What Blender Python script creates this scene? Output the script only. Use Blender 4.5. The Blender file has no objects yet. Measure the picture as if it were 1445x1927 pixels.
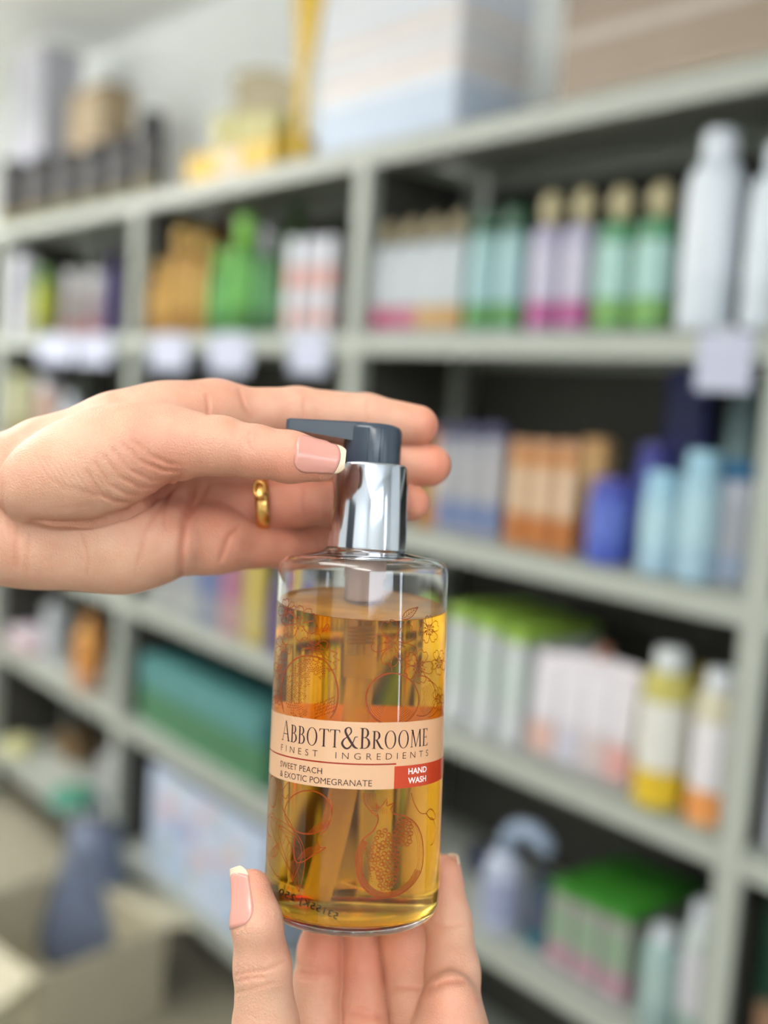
import bpy, bmesh, math, random
import numpy as np
from mathutils import Vector, Matrix

# ---------------------------------------------------------------- camera, light, exposure
FPX, CX, CY = 2000.0, 722.5, 963.5            # focal length and centre of the 1445 x 1927 frame
YAW, PITCH, ROLL = math.radians(-49.911), math.radians(6.002), math.radians(3.919)
D = 1.30                                       # camera to the shelf front
CAM = np.array([0.0, -D, 1.5])
_f = np.array([math.sin(YAW)*math.cos(PITCH), math.cos(YAW)*math.cos(PITCH), -math.sin(PITCH)])
_r0 = np.array([math.cos(YAW), -math.sin(YAW), 0.0]); _u0 = np.cross(_r0, _f)
RI = math.cos(ROLL)*_r0 + math.sin(ROLL)*_u0
UP = -math.sin(ROLL)*_r0 + math.cos(ROLL)*_u0
FW = _f
sc = bpy.context.scene
col = sc.collection
cd = bpy.data.cameras.new('camera'); cam = bpy.data.objects.new('camera', cd); col.objects.link(cam)
cd.sensor_fit = 'VERTICAL'; cd.sensor_height = 36.0; cd.sensor_width = 27.0
cd.lens = FPX/1927*36.0; cd.clip_start = 0.02; cd.clip_end = 50
cam.matrix_world = Matrix(((RI[0], UP[0], -FW[0], CAM[0]), (RI[1], UP[1], -FW[1], CAM[1]), (RI[2], UP[2], -FW[2], CAM[2]), (0, 0, 0, 1)))
cd.dof.use_dof = True; cd.dof.focus_distance = 0.354; cd.dof.aperture_fstop = cd.lens/10.4
sc.camera = cam

vs = sc.view_settings
vs.view_transform = 'Standard'; vs.look = 'None'; vs.gamma = 1.0; vs.use_curve_mapping = False
vs.exposure = 0.5
w = bpy.data.worlds.new('world'); sc.world = w; w.use_nodes = True
w.node_tree.nodes['Background'].inputs[0].default_value = (0.85, 0.93, 1.0, 1)
w.node_tree.nodes['Background'].inputs[1].default_value = 0.4
try:
    sc.cycles.use_denoising = True; sc.cycles.max_bounces = 16; sc.cycles.transmission_bounces = 14
    sc.cycles.transparent_max_bounces = 16; sc.cycles.glossy_bounces = 8; sc.cycles.diffuse_bounces = 4
    sc.cycles.sample_clamp_indirect = 6.0
except Exception:
    pass

LIGHTS = [  # ceiling panel centre x, y, size x, size y, strength
    (-0.30, -1.85, 1.2, 0.30, 12.5), (-2.2, -1.35, 1.2, 0.30, 19), (-3.9, -1.0, 1.2, 0.30, 34), (-5.0, -1.6, 1.2, 0.30, 30), (1.2, -2.3, 1.2, 0.30, 22)]  # the one next to last is added to brighten the far left wall
CEIL = 2.75

# ---------------------------------------------------------------- helpers
def S(r, g, b):
    def c(v):
        v /= 255.0
        return v/12.92 if v <= 0.04045 else ((v+0.055)/1.055)**2.4
    return (c(r), c(g), c(b), 1.0)

MATS = {}
def mat(name, rgb, rough=0.5, metal=0.0, spec=0.5, noise=0.06, scale=40.0, bump=0.0, bscale=300.0):
    key = (name, rgb, rough, metal, noise)
    if key in MATS: return MATS[key]
    m = bpy.data.materials.new(name); m.use_nodes = True
    nt = m.node_tree; b = nt.nodes['Principled BSDF']
    b.inputs['Roughness'].default_value = rough; b.inputs['Metallic'].default_value = metal
    b.inputs['Specular IOR Level'].default_value = spec
    c = S(*rgb)
    tc = nt.nodes.new('ShaderNodeTexCoord'); n = nt.nodes.new('ShaderNodeTexNoise')
    n.inputs['Scale'].default_value = scale; n.inputs['Detail'].default_value = 3
    nt.links.new(tc.outputs['Object'], n.inputs['Vector'])
    mx = nt.nodes.new('ShaderNodeMix'); mx.data_type = 'RGBA'
    mx.inputs[6].default_value = tuple(v*(1-noise) for v in c[:3])+(1,)
    mx.inputs[7].default_value = tuple(min(1, v*(1+noise)) for v in c[:3])+(1,)
    nt.links.new(n.outputs['Fac'], mx.inputs[0]); nt.links.new(mx.outputs[2], b.inputs['Base Color'])
    if bump:
        n2 = nt.nodes.new('ShaderNodeTexNoise'); n2.inputs['Scale'].default_value = bscale
        nt.links.new(tc.outputs['Object'], n2.inputs['Vector'])
        bp = nt.nodes.new('ShaderNodeBump'); bp.inputs['Strength'].default_value = bump; bp.inputs['Distance'].default_value = 0.001
        nt.links.new(n2.outputs['Fac'], bp.inputs['Height']); nt.links.new(bp.outputs['Normal'], b.inputs['Normal'])
    MATS[key] = m
    return m

def add(name, me, m=None, parent=None, loc=None):
    o = bpy.data.objects.new(name, me); col.objects.link(o)
    if m is not None: me.materials.append(m)
    if parent is not None: o.parent = parent
    if loc is not None: o.location = loc
    return o

def mesh_from(verts, faces, smooth=False):
    me = bpy.data.meshes.new('m'); me.from_pydata([tuple(v) for v in verts], [], [tuple(f) for f in faces]); me.update()
    if smooth:
        me.polygons.foreach_set('use_smooth', [True]*len(me.polygons))
    return me

def bm_mesh(bm, smooth=False):
    me = bpy.data.meshes.new('m')
    bmesh.ops.recalc_face_normals(bm, faces=bm.faces)
    bm.to_mesh(me); bm.free()
    if smooth: me.polygons.foreach_set('use_smooth', [True]*len(me.polygons))
    return me

def bm_box(bm, x0, x1, y0, y1, z0, z1, bevel=0.0):
    r = bmesh.ops.create_cube(bm, size=1.0)
    for v in r['verts']:
        v.co = Vector((x0+(v.co.x+.5)*(x1-x0), y0+(v.co.y+.5)*(y1-y0), z0+(v.co.z+.5)*(z1-z0)))
    if bevel:
        es = list({e for v in r['verts'] for e in v.link_edges})
        bmesh.ops.bevel(bm, geom=es, offset=bevel, segments=2, affect='EDGES', profile=0.5)

def box(x0, x1, y0, y1, z0, z1, bevel=0.0):
    bm = bmesh.new(); bm_box(bm, x0, x1, y0, y1, z0, z1, bevel); return bm_mesh(bm)

def lathe(prof, n=32, close=True, smooth=True):
    """prof: list of (r, z) from bottom to top"""
    v, f = [], []
    for r, z in prof:
        for i in range(n):
            a = 2*math.pi*i/n
            v.append((r*math.cos(a), r*math.sin(a), z))
    for k in range(len(prof)-1):
        for i in range(n):
            j = (i+1) % n
            f.append((k*n+i, k*n+j, (k+1)*n+j, (k+1)*n+i))
    if close:
        if prof[0][0] > 1e-6: f.append(tuple(range(n-1, -1, -1)))
        if prof[-1][0] > 1e-6: f.append(tuple((len(prof)-1)*n+i for i in range(n)))
    me = mesh_from(v, f)
    if smooth:
        for p in me.polygons: p.use_smooth = len(p.vertices) == 4
        try: me.set_sharp_from_angle(angle=math.radians(40))
        except Exception: pass
    return me

def tube(path, rad, n=10, caps=True):
    """tube along a list of points; rad number or list"""
    P = [Vector(p) for p in path]; v, f = [], []
    R = rad if isinstance(rad, (list, tuple)) else [rad]*len(P)
    t0 = (P[1]-P[0]).normalized()
    nrm = t0.orthogonal().normalized()
    for k, p in enumerate(P):
        t = (P[min(k+1, len(P)-1)]-P[max(k-1, 0)]).normalized()
        nrm = (nrm-t*nrm.dot(t)).normalized(); b = t.cross(nrm)
        for i in range(n):
            a = 2*math.pi*i/n
            v.append(p+(nrm*math.cos(a)+b*math.sin(a))*R[k])
    for k in range(len(P)-1):
        for i in range(n):
            j = (i+1) % n
            f.append((k*n+i, k*n+j, (k+1)*n+j, (k+1)*n+i))
    if caps:
        f.append(tuple(range(n-1, -1, -1))); f.append(tuple((len(P)-1)*n+i for i in range(n)))
    me = mesh_from(v, f)
    for p in me.polygons: p.use_smooth = len(p.vertices) == 4
    return me

def tag(o, label, cat, group=None):
    o['label'] = label; o['category'] = cat
    if group: o['group'] = group
    return o

def thing(name, label, cat, loc=(0, 0, 0), group=None, rz=0.0):
    o = bpy.data.objects.new(name, None); col.objects.link(o)
    o.location = loc; o.rotation_euler = (0, 0, rz); o.empty_display_size = 0.02
    return tag(o, label, cat, group)

def struct(name, me, m):
    o = add(name, me, m); o['kind'] = 'structure'; return o

def ray(px, py):
    return (px-CX)/FPX*RI-(py-CY)/FPX*UP+FW
def proj(p):
    q = np.asarray(p, float)-CAM; z = q@FW
    return CX+FPX*(q@RI)/z, CY-FPX*(q@UP)/z, z
def x_at(px, y, z):
    """world x on the line (y, z) that shows at picture column px"""
    lo, hi = -8.0, 1.5
    for _ in range(60):
        m = (lo+hi)/2
        if proj((m, y, z))[2] < 0.05 or proj((m, y, z))[0] > px: hi = m
        else: lo = m
    return (lo+hi)/2
def z_at(py, x, y):
    lo, hi = -1.0, 3.5
    for _ in range(60):
        m = (lo+hi)/2
        if proj((x, y, m))[1] > py: lo = m
        else: hi = m
    return (lo+hi)/2

# ---------------------------------------------------------------- room
X0, X1, Y0, Y1 = -6.4, 2.6, -3.4, 0.50
WALL = mat('wall_paint', (236, 240, 240), 0.8, noise=0.03, scale=3)
CEILM = mat('ceiling_paint', (236, 238, 236), 0.85, noise=0.02, scale=5)
FLOORM = mat('floor_vinyl', (150, 145, 128), 0.45, noise=0.12, scale=6)
struct('floor', box(X0, X1, Y0, Y1, -0.05, 0), FLOORM)
struct('ceiling', box(X0, X1, Y0, Y1, CEIL, CEIL+0.05), CEILM)
struct('wall_back', box(X0, X1, Y1, Y1+0.05, 0, CEIL), WALL)
struct('wall_left', box(X0-0.05, X0, Y0, Y1, 0, CEIL), WALL)
struct('wall_right', box(X1, X1+0.05, Y0, Y1, 0, CEIL), WALL)
struct('wall_front', box(X0, X1, Y0-0.05, Y0, 0, CEIL), WALL)
dk = mat('added_door_paint', (62, 66, 74), 0.4)
struct('added_door_1', box(-0.75, 0.15, Y0, Y0+0.04, 0, 2.05, 0.004), dk)  # unseen dark slab, added so the chrome reflects dark stripes
struct('trim_1', box(-0.82, -0.75, Y0, Y0+0.05, 0, 2.12), CEILM)
struct('trim_2', box(0.15, 0.22, Y0, Y0+0.05, 0, 2.12), CEILM)

LIGHT_NAMES = ['linear ceiling light nearest the camera, above the held bottle', 'linear ceiling light over the left bay', 'linear ceiling light over the far left bay', 'added unseen light that brightens the far left wall', 'linear ceiling light behind and right of the camera']
def added_light(name, y0, y1, z0, z1, strength):  # framed emitter out of view, added for what it reflects
    fr = bmesh.new()
    for q in ((y0-0.05, y0, z0-0.05, z1+0.05), (y1, y1+0.05, z0-0.05, z1+0.05), (y0, y1, z0-0.05, z0), (y0, y1, z1, z1+0.05)):
        bm_box(fr, X1-0.03, X1, *q)
    o = struct(name, bm_mesh(fr), CEILM)
    m = bpy.data.materials.new('added_light_emission'); m.use_nodes = True; b = m.node_tree.nodes['Principled BSDF']
    b.inputs['Emission Color'].default_value = (0.80, 0.88, 1.0, 1); b.inputs['Emission Strength'].default_value = strength
    add('emitter', box(X1-0.02, X1-0.012, y0, y1, z0, z1), m, o)
added_light('added_light_panel_1', -2.75, -0.95, 2.02, 2.55, 5.0)  # added to give the chrome collar its bright zone
added_light('added_light_panel_2', -0.41, -0.29, 1.36, 2.3, 9.0)  # added for the thin upright highlight on the bottle

for i, (lx, ly, sx, sy, watt) in enumerate(LIGHTS):
    t = thing('ceiling_light', LIGHT_NAMES[i], 'ceiling light', (lx, ly, CEIL), 'ceiling lights over the aisle')
    add('housing', box(-sx/2-0.02, sx/2+0.02, -sy/2-0.02, sy/2+0.02, -0.30, -0.27, 0.004), CEILM, t)
    for q in (-0.4, 0.4):
        add('hanger', box(q*sx-0.004, q*sx+0.004, -0.004, 0.004, -0.269, -0.0005), CEILM, t)
    em = bpy.data.materials.new('lamp_diffuser'); em.use_nodes = True
    b = em.node_tree.nodes['Principled BSDF']; b.inputs['Base Color'].default_value = (0.9, 0.9, 0.9, 1)
    b.inputs['Emission Color'].default_value = (1.0, 0.97, 0.92, 1); b.inputs['Emission Strength'].default_value = watt*0.75
    add('diffuser', box(-sx/2, sx/2, -sy/2, sy/2, -0.312, -0.3005), em, t)
    eu = em.copy(); eu.node_tree.nodes['Principled BSDF'].inputs['Emission Strength'].default_value = watt*0.42
    add('added_uplight', box(-sx/2, sx/2, -sy/2, sy/2, -0.2695, -0.262), eu, t)  # upward glow added to brighten the ceiling and upper wall

# ---------------------------------------------------------------- shelving
SZ = {1: 1.5+0.3603*D, 2: 1.5+0.0827*D, 3: 1.5-0.1941*D, 4: 1.5-0.4583*D, 5: 1.5-0.7160*D, 6: 0.20}  # middle of the lips
LIP = 0.042
POST = [-4.55, -3.60, -2.630, -1.677, -0.754, 0.19]
SHD = 0.32
METAL = mat('shelf_enamel', (162, 167, 160), 0.45, noise=0.03, scale=12)
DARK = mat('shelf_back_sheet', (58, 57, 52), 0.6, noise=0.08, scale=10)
TOPZ = {k: z+LIP/2 for k, z in SZ.items()}

for b in range(5):
    xa, xb = POST[b], POST[b+1]
    where = ['bay beyond the left edge', 'far left bay', 'left bay behind the upper hand', 'right bay behind the bottle', 'bay past the right edge of the picture'][b]
    t = thing('shelving_unit', 'grey metal shelving unit with five tiers, the %s' % where, 'shelving unit', ((xa+xb)/2, 0, 0), 'grey metal shelving units along the wall')
    hw = (xb-xa)/2
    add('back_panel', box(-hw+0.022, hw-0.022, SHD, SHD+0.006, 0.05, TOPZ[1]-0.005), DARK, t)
    for k, z in SZ.items():
        bm = bmesh.new()
        bm_box(bm, -hw+0.021, hw-0.021, 0.0, SHD-0.002, z+LIP/2-0.004, z+LIP/2)
        bm_box(bm, -hw+0.021, hw-0.021, 0.0, 0.004, z-LIP/2, z+LIP/2, 0.001)
        bm_box(bm, -hw+0.021, hw-0.021, SHD-0.006, SHD-0.002, z-LIP/2, z+LIP/2)
        bm_box(bm, -hw+0.021, hw-0.021, 0.004, 0.016, z-LIP/2, z-LIP/2+0.003)
        add('shelf', bm_mesh(bm), METAL, t)
    for s in ((-1,) if b < 4 else (-1, 1)):
        for yy in (0.0, SHD-0.04):
            bm = bmesh.new(); xc = s*hw
            bm_box(bm, xc-0.02, xc+0.02, yy-0.001, yy+0.002, 0, TOPZ[1]-0.001)
            bm_box(bm, xc-0.0015, xc+0.0015, yy+0.002, yy+0.04, 0, TOPZ[1]-0.001)
            add('post', bm_mesh(bm), METAL, t)
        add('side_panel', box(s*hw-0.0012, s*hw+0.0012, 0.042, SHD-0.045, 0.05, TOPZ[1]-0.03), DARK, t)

# ---------------------------------------------------------------- stock on the shelves (boxes, bottles, jars)
PLASTIC = {}
def pm(rgb, rough=0.35):
    k = (tuple(rgb), rough)
    if k not in PLASTIC:
        g = sum(rgb)/3
        PLASTIC[k] = mat('pack_colour', tuple(round((0.84*v+0.16*g)*0.94) for v in rgb), rough, noise=0.08, scale=25)
    return PLASTIC[k]

def place(shelf, px, dy):
    z = TOPZ[shelf]+0.0006 if shelf else 0.0
    x = x_at(px, dy, z)
    return x, z

def arc_strip(r, a0, a1, z0, z1, n=14, t=0.0006):
    v, f = [], []
    for i in range(n+1):
        a = a0+(a1-a0)*i/n
        for rr in (r, r+t):
            for z in (z0, z1): v.append((rr*math.cos(a), rr*math.sin(a), z))
    for i in range(n):
        k = 4*i
        f += [(k+2, k+6, k+7, k+3), (k, k+1, k+5, k+4), (k+1, k+3, k+7, k+5), (k, k+4, k+6, k+2)]
    f += [(0, 2, 3, 1), (4*n, 4*n+1, 4*n+3, 4*n+2)]
    me = mesh_from(v, f)
    return me

def bottle(label, shelf, px, wpx, top, body, cap, lab=None, lab2=None, dy=0.06, capk='screw', capf=0.2, shoulder=0.10, group=None, name='bottle', cat='bottle', base=None, z0=None, capr=0.55):
    x, z = place(shelf, px, dy)
    if z0 is not None: z = z0; x = x_at(px, dy, z)
    zz = proj((x, dy, z))[2]
    r = wpx*zz/FPX/2
    h = max(0.03, z_at(top, x, dy)-z)
    t = thing(name, label, cat, (x, dy, z), group)
    hb = h*(1-capf)
    sh = min(shoulder*h, hb*0.5)
    cr = r*capr
    prof = [(r*0.90, 0), (r*0.97, 0.002), (r, 0.006), (r, hb-sh)]
    for i in range(1, 6):
        a = i/5*math.pi/2
        prof.append((cr*0.85+(r-cr*0.85)*math.cos(a), hb-sh+sh*math.sin(a)))
    prof.append((cr*0.85, hb+0.002))
    add('body', lathe(prof, 28), pm(body), t)
    if capk == 'screw':
        p = [(cr*0.97, hb+0.002), (cr, hb+0.004), (cr*0.97, h-0.003), (cr*0.88, h)]
    elif capk == 'ball':
        p = [(cr*0.5, hb)]+[(max(0.001, cr*math.cos(a)), hb+(h-hb)*(0.5+0.5*math.sin(a))) for a in [-1.0, -0.6, -0.2, 0.2, 0.6, 1.0, 1.3, 1.55]]
    elif capk == 'cone':
        p = [(cr, hb+0.002), (cr*0.9, hb+(h-hb)*.35), (cr*0.45, hb+(h-hb)*.5), (cr*0.35, h-0.002), (cr*0.25, h)]
    elif capk == 'pump':
        p = [(cr, hb+0.002), (cr, hb+(h-hb)*.35), (cr*0.35, hb+(h-hb)*.4), (cr*0.35, hb+(h-hb)*.75), (cr*0.95, hb+(h-hb)*.78), (cr*0.9, h)]
    c = add('cap', lathe(p, 24), pm(cap), t)
    if capk == 'pump':
        add('spout', tube([(0, 0, h-0.008), (-cr*1.6, -cr*1.0, h-0.009), (-cr*2.1, -cr*1.3, h-0.014)], 0.004, 8), pm(cap), c)
    A0, A1 = math.radians(-150), math.radians(30)
    if lab is not None:
        add('label', arc_strip(r+0.0004, A0, A1, hb*0.30, hb*0.80), pm(lab), t)
    if lab2 is not None:
        add('label_band', arc_strip(r+0.0005, A0, A1, hb*0.05, hb*0.29), pm(lab2), t)
    return t

def carton(label, shelf, px, wpx, top, body, front=None, band=None, lid=None, dy=0.02, ratio=0.9, group=None, name='carton', cat='box', z0=None, rz=0.0, extra=None, depth=None, width=None, hgt=None):
    """px: column of the middle of the base, wpx: apparent width of front and right side together"""
    x, z = place(shelf, px, dy+0.03)
    if z0 is not None: z = z0; x = x_at(px, dy+0.03, z)
    zz = proj((x, dy, z))[2]
    v = np.array([x, dy])-CAM[:2]; v /= np.linalg.norm(v)
    ca, sa = abs(v[1]), abs(v[0])
    wd = width or wpx*zz/FPX/(ca+ratio*sa); dp = depth or wd*ratio
    h = hgt or max(0.02, z_at(top, x, dy)-z)
    t = thing(name, label, cat, (x, dy+dp/2, z), group, rz)
    bv = min(0.004, wd*0.08)
    lh = h*0.12 if lid is not None else 0
    add('body', box(-wd/2, wd/2, -dp/2, dp/2, 0, h-lh, bv), pm(body, 0.5), t)
    if lid is not None:
        add('lid', box(-wd/2-0.001, wd/2+0.001, -dp/2-0.001, dp/2+0.001, h-lh, h, bv), pm(lid, 0.5), t)
    hb = h-lh
    e = 0.0005
    def panel(nm, z0_, z1_, c):
        bm = bmesh.new()
        bm_box(bm, -wd/2+bv, wd/2-bv, -dp/2-e, -dp/2+e, z0_*hb, z1_*hb)
        bm_box(bm, wd/2-e, wd/2+e, -dp/2+bv, dp/2-bv, z0_*hb, z1_*hb)
        add(nm, bm_mesh(bm), pm(c, 0.5), t)
    if front is not None: panel('front_panel', 0.36, 0.86, front)
    if band is not None: panel('printed_band', 0.06, 0.34, band)
    if extra is not None:
        for q0, q1, c in extra: panel('printed_stripe', q0, q1, c)
    return t

def pouch(label, shelf, px, wpx, top, body, front=None, band=None, dy=0.03, group=None, name='refill_pouch', cat='pouch', capc=None):
    x, z = place(shelf, px, dy+0.02)
    zz = proj((x, dy, z))[2]
    wd = wpx*zz/FPX/0.95; dp = wd*0.55; h = max(0.03, z_at(top, x, dy+0.02)-z)
    t = thing(name, label, cat, (x, dy+dp/2, z), group)
    n, rows = 24, 9
    v, f = [], []
    for k in range(rows):
        q = k/(rows-1); sy = (1-q**2.2)*0.95+0.05; sx = 1-0.06*math.sin(q*math.pi)
        for i in range(n):
            a = 2*math.pi*i/n; c, s = math.cos(a), math.sin(a)
            v.append((wd/2*sx*math.copysign(abs(c)**0.6, c), dp/2*sy*math.copysign(abs(s)**0.8, s), h*q))
    for k in range(rows-1):
        for i in range(n):
            j = (i+1) % n; f.append((k*n+i, k*n+j, (k+1)*n+j, (k+1)*n+i))
    f.append(tuple(range(n-1, -1, -1))); f.append(tuple((rows-1)*n+i for i in range(n)))
    add('body', mesh_from(v, f, True), pm(body, 0.4), t)
    def patch(nm, q0, q1, c):
        vv, ff = [], []
        m = 9
        for k in range(5):
            q = q0+(q1-q0)*k/4; sy = (1-q**2.2)*0.95+0.05; sx = 1-0.06*math.sin(q*math.pi)
            for i in range(m):
                a = math.radians(-165+170*i/(m-1)); cc, s = math.cos(a), math.sin(a)
                vv.append((wd/2*sx*math.copysign(abs(cc)**0.6, cc)*1.012, dp/2*sy*math.copysign(abs(s)**0.8, s)*1.012-0.0008, h*q))
        for k in range(4):
            for i in range(m-1):
                ff.append((k*m+i, k*m+i+1, (k+1)*m+i+1, (k+1)*m+i))
        add(nm, mesh_from(vv, ff, True), pm(c, 0.4), t)
    if front is not None: patch('front_panel', 0.40, 0.85, front)
    if band is not None: patch('printed_band', 0.06, 0.34, band)
    if capc is not None:
        add('spout_cap', lathe([(0.011, h-0.004), (0.011, h+0.014), (0.009, h+0.016)], 16), pm(capc), t)
    return t

G = 'goods standing on the shelves'
CREAM, TAN = (214, 200, 160), (178, 160, 120)
# -- top of the unit
def jar_row():
    for i, (px, wp, top, lb) in enumerate([(26, 60, 305, 'squat black jar at the left end of the row on top of the shelving'), (80, 56, 296, 'second black jar from the left on top of the shelving'), (132, 56, 286, 'third black jar from the left, before the tan carton on top'),
            (182, 56, 272, 'fourth black jar, before the right half of the tan carton'), (232, 56, 256, 'fifth black jar, right of the tan carton on top'), (280, 52, 212, 'tall black jar beside the yellow display tray on top')]):
        bottle(lb, 1, px, wp, top, (34, 36, 44), (30, 30, 36), (60, 56, 60), (120, 112, 70), dy=0.05, capf=0.18, capr=0.9, shoulder=0.06, group='black jars on top of the shelving', name='jar', cat='jar')
jar_row()
carton('plain tan cardboard carton standing behind the black jars', 1, 168, 118, 165, (176, 150, 112), dy=0.19, ratio=0.45, extra=[(0.80, 0.86, (190, 170, 130))])
carton('white carton at the far left end behind the black jars', 1, 58, 120, 95, (186, 188, 200), dy=0.17, ratio=0.5, extra=[(0.35, 0.5, (186, 188, 204))])
# yellow counter display with pale tubs and an arched card
def display():
    x, z = place(1, 425, 0.05); zz = proj((x, 0.05, z))[2]
    t = thing('display_tray', 'yellow cardboard counter display with an arched beige back card on the shelving top', 'display', (x, 0.05, z), G)
    W, Dp = 0.40, 0.16
    YEL = pm((232, 186, 10), 0.5)
    h = z_at(262, x, 0.05)-z
    add('tray_front', box(-W/2, W/2, 0, 0.004, 0, h*0.8, 0.001), YEL, t)
    add('tray_side', box(W/2-0.004, W/2, 0.005, Dp, 0, h, 0.001), YEL, t)
    add('tray_side', box(-W/2, -W/2+0.004, 0.005, Dp, 0, h, 0.001), YEL, t)
    add('tray_floor', box(-W/2+0.005, W/2-0.005, 0.005, Dp, 0, 0.004), YEL, t)
    add('printed_panel', box(-0.03, 0.055, -0.0015, 0, 0.004, h*0.76), pm((226, 200, 172), 0.5), t)
    # arched back card
    hh = z_at(92, x, Dp)-z
    pts = [(-W/2*0.75, 0), (W/2*0.95, 0)]+[(W/2*0.95-W*0.85*(1-math.cos(a)), hh*0.55+hh*0.45*math.sin(a)) for a in [i/12*math.pi/2 for i in range(13)]]+[(-W/2*0.75, hh)]
    bm = bmesh.new(); vs_ = [bm.verts.new((p, Dp-0.003, q)) for p, q in pts]; fc = bm.faces.new(vs_)
    r = bmesh.ops.extrude_face_region(bm, geom=[fc]); bmesh.ops.translate(bm, vec=(0, 0.004, 0), verts=[e for e in r['geom'] if isinstance(e, bmesh.types.BMVert)])
    add('back_card', bm_mesh(bm), pm((176, 162, 124), 0.6), t).location = (-0.10, 0, 0)
    return x, z, h
dx, dz, dh = display()
for i, (o, lb) in enumerate([(-0.11, 'pale yellow tub at the left of the yellow display tray'), (0.0, 'pale yellow tub in the middle of the yellow display tray'), (0.09, 'pale yellow tub at the right of the yellow display tray')]):
    t = thing('tub', lb, 'tub', (dx+o, 0.05+0.075, dz+0.0052), 'pale yellow tubs in the display tray')
    hh = dh*1.75-i*0.012
    add('body', lathe([(0.040, 0), (0.043, 0.002), (0.046, hh*.8), (0.046, hh*.82)], 24), pm((214, 206, 128)), t)
    add('lid', lathe([(0.047, hh*.82), (0.047, hh*.97), (0.040, hh)], 24), pm((220, 216, 140)), t)
# tall yellow header and the printed white-and-blue case beside it
def header():
    x, z = place(1, 558, 0.03)
    t = thing('display_header', 'tall tapering yellow card header beside the white and blue printed case', 'sign', (x, 0.03, z), G)
    ht = z_at(-60, x, 0.03)-z
    pts = [(-0.012, 0), (0.012, 0), (0.016, ht*0.45), (0.085, ht), (-0.055, ht), (-0.030, ht*0.7), (-0.016, ht*0.4)]
    bm = bmesh.new(); vs_ = [bm.verts.new((p, 0, q)) for p, q in pts]; fc = bm.faces.new(vs_)
    r = bmesh.ops.extrude_face_region(bm, geom=[fc]); bmesh.ops.translate(bm, vec=(0, 0.006, 0), verts=[e for e in r['geom'] if isinstance(e, bmesh.types.BMVert)])
    add('card', bm_mesh(bm), pm((232, 186, 6), 0.5), t)
    add('foot', box(-0.04, 0.04, -0.015, 0.03, 0, 0.003), pm((232, 186, 6), 0.5), t)
header()
c = carton('large white and pale blue printed case on top of the right bay', 1, 735, 395, -80, (222, 226, 236), None, None, dy=0.02, ratio=0.45, extra=[(0.02, 0.26, (190, 208, 234)), (0.34, 0.40, (226, 208, 198)), (0.46, 0.50, (214, 206, 204)), (0.56, 0.62, (226, 210, 202)), (0.67, 0.70, (206, 214, 230))])
carton('large brown corrugated carton with whitish tape on top, at the right edge', 1, 1262, 560, -120, (158, 136, 116), None, None, dy=0.02, ratio=0.5, extra=[(0.42, 0.52, (186, 172, 160)), (0.0, 0.08, (176, 156, 134))])
# -- second tier, far left bay
carton('white upright pack at the left edge of the second tier', 2, 44, 38, 478, (220, 222, 236), (206, 208, 226), dy=0.03, width=0.062, depth=0.05, group=G)
bottle('green and yellow bottle in the far left bay, second tier', 2, 82, 44, 505, (150, 172, 50), (96, 150, 60), (170, 180, 40), (140, 140, 60), dy=0.05, group=G)
bottle('small white jar left of the purple bottle, second tier', 2, 138, 40, 512, (176, 166, 160), (196, 196, 200), (160, 150, 150), (178, 120, 120), dy=0.05, capf=0.3, capr=0.95, shoulder=0.04, group=G, name='jar', cat='jar')
bottle('white jar with pinkish base touching the purple bottle, second tier', 2, 180, 38, 514, (186, 180, 180), (200, 200, 206), (170, 150, 156), (180, 90, 100), dy=0.05, capf=0.3, capr=0.95, shoulder=0.04, group=G, name='jar', cat='jar')
bottle('slim purple bottle behind the first visible upright', 2, 211, 26, 468, (70, 56, 128), (44, 36, 84), None, None, dy=0.06, group=G)
# -- second tier, left bay
for px, wp, top, lb, dy in [(300, 40, 490, 'short amber bottle beside the upright in the left bay', 0.05), (338, 44, 424, 'amber bottle with round stopper, second in the left bay', 0.06), (376, 40, 432, 'amber bottle next to the green bottles', 0.06)]:
    bottle(lb, 2, px, wp, top, (198, 144, 44), (204, 158, 60), (214, 164, 70), (176, 124, 40), dy=dy, capk='ball', capf=0.27, capr=0.8, group='amber bottles in the left bay')
for px, wp, top, lb, bc, cc in [(414, 46, 470, 'leaf green bottle, left one of the green row', (72, 160, 66), (110, 190, 60)), (453, 50, 408, 'tall leaf green bottle with lime cap in the left bay', (84, 172, 56), (120, 206, 40)), (495, 40, 430, 'green bottle with grey pump cap in the left bay', (64, 140, 70), (140, 146, 150)), (528, 34, 500, 'small dark green bottle before the pink striped packs', (50, 110, 62), (60, 110, 70))]:
    bottle(lb, 2, px, wp, top, bc, cc, tuple(min(255, v+26) for v in bc), tuple(v*4//5 for v in bc), dy=0.06, capk='screw', capf=0.26, capr=0.7, group='green bottles in the left bay')
bottle('brown bottle at the back behind the tall green bottle', 2, 418, 40, 395, (150, 96, 30), (120, 70, 24), dy=0.20, group=G)
bottle('dark green bottle at the back of the left bay', 2, 545, 50, 378, (52, 118, 30), (40, 90, 28), dy=0.21, group=G)
for px, top, lb, q in [(562, 448, 'white pack with pink bands, left of three', 0), (596, 446, 'white pack with pink bands, middle of three', 1), (628, 444, 'white pack with pink bands, right of three by the upright', 2)]:
    carton(lb, 2, px, 36, top, (214, 218, 230), None, None, dy=0.03, ratio=0.6, group='white packs with pink bands', extra=[(0.08, 0.26, (222, 168, 160)), (0.46, 0.70, (228, 164, 154))])
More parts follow.
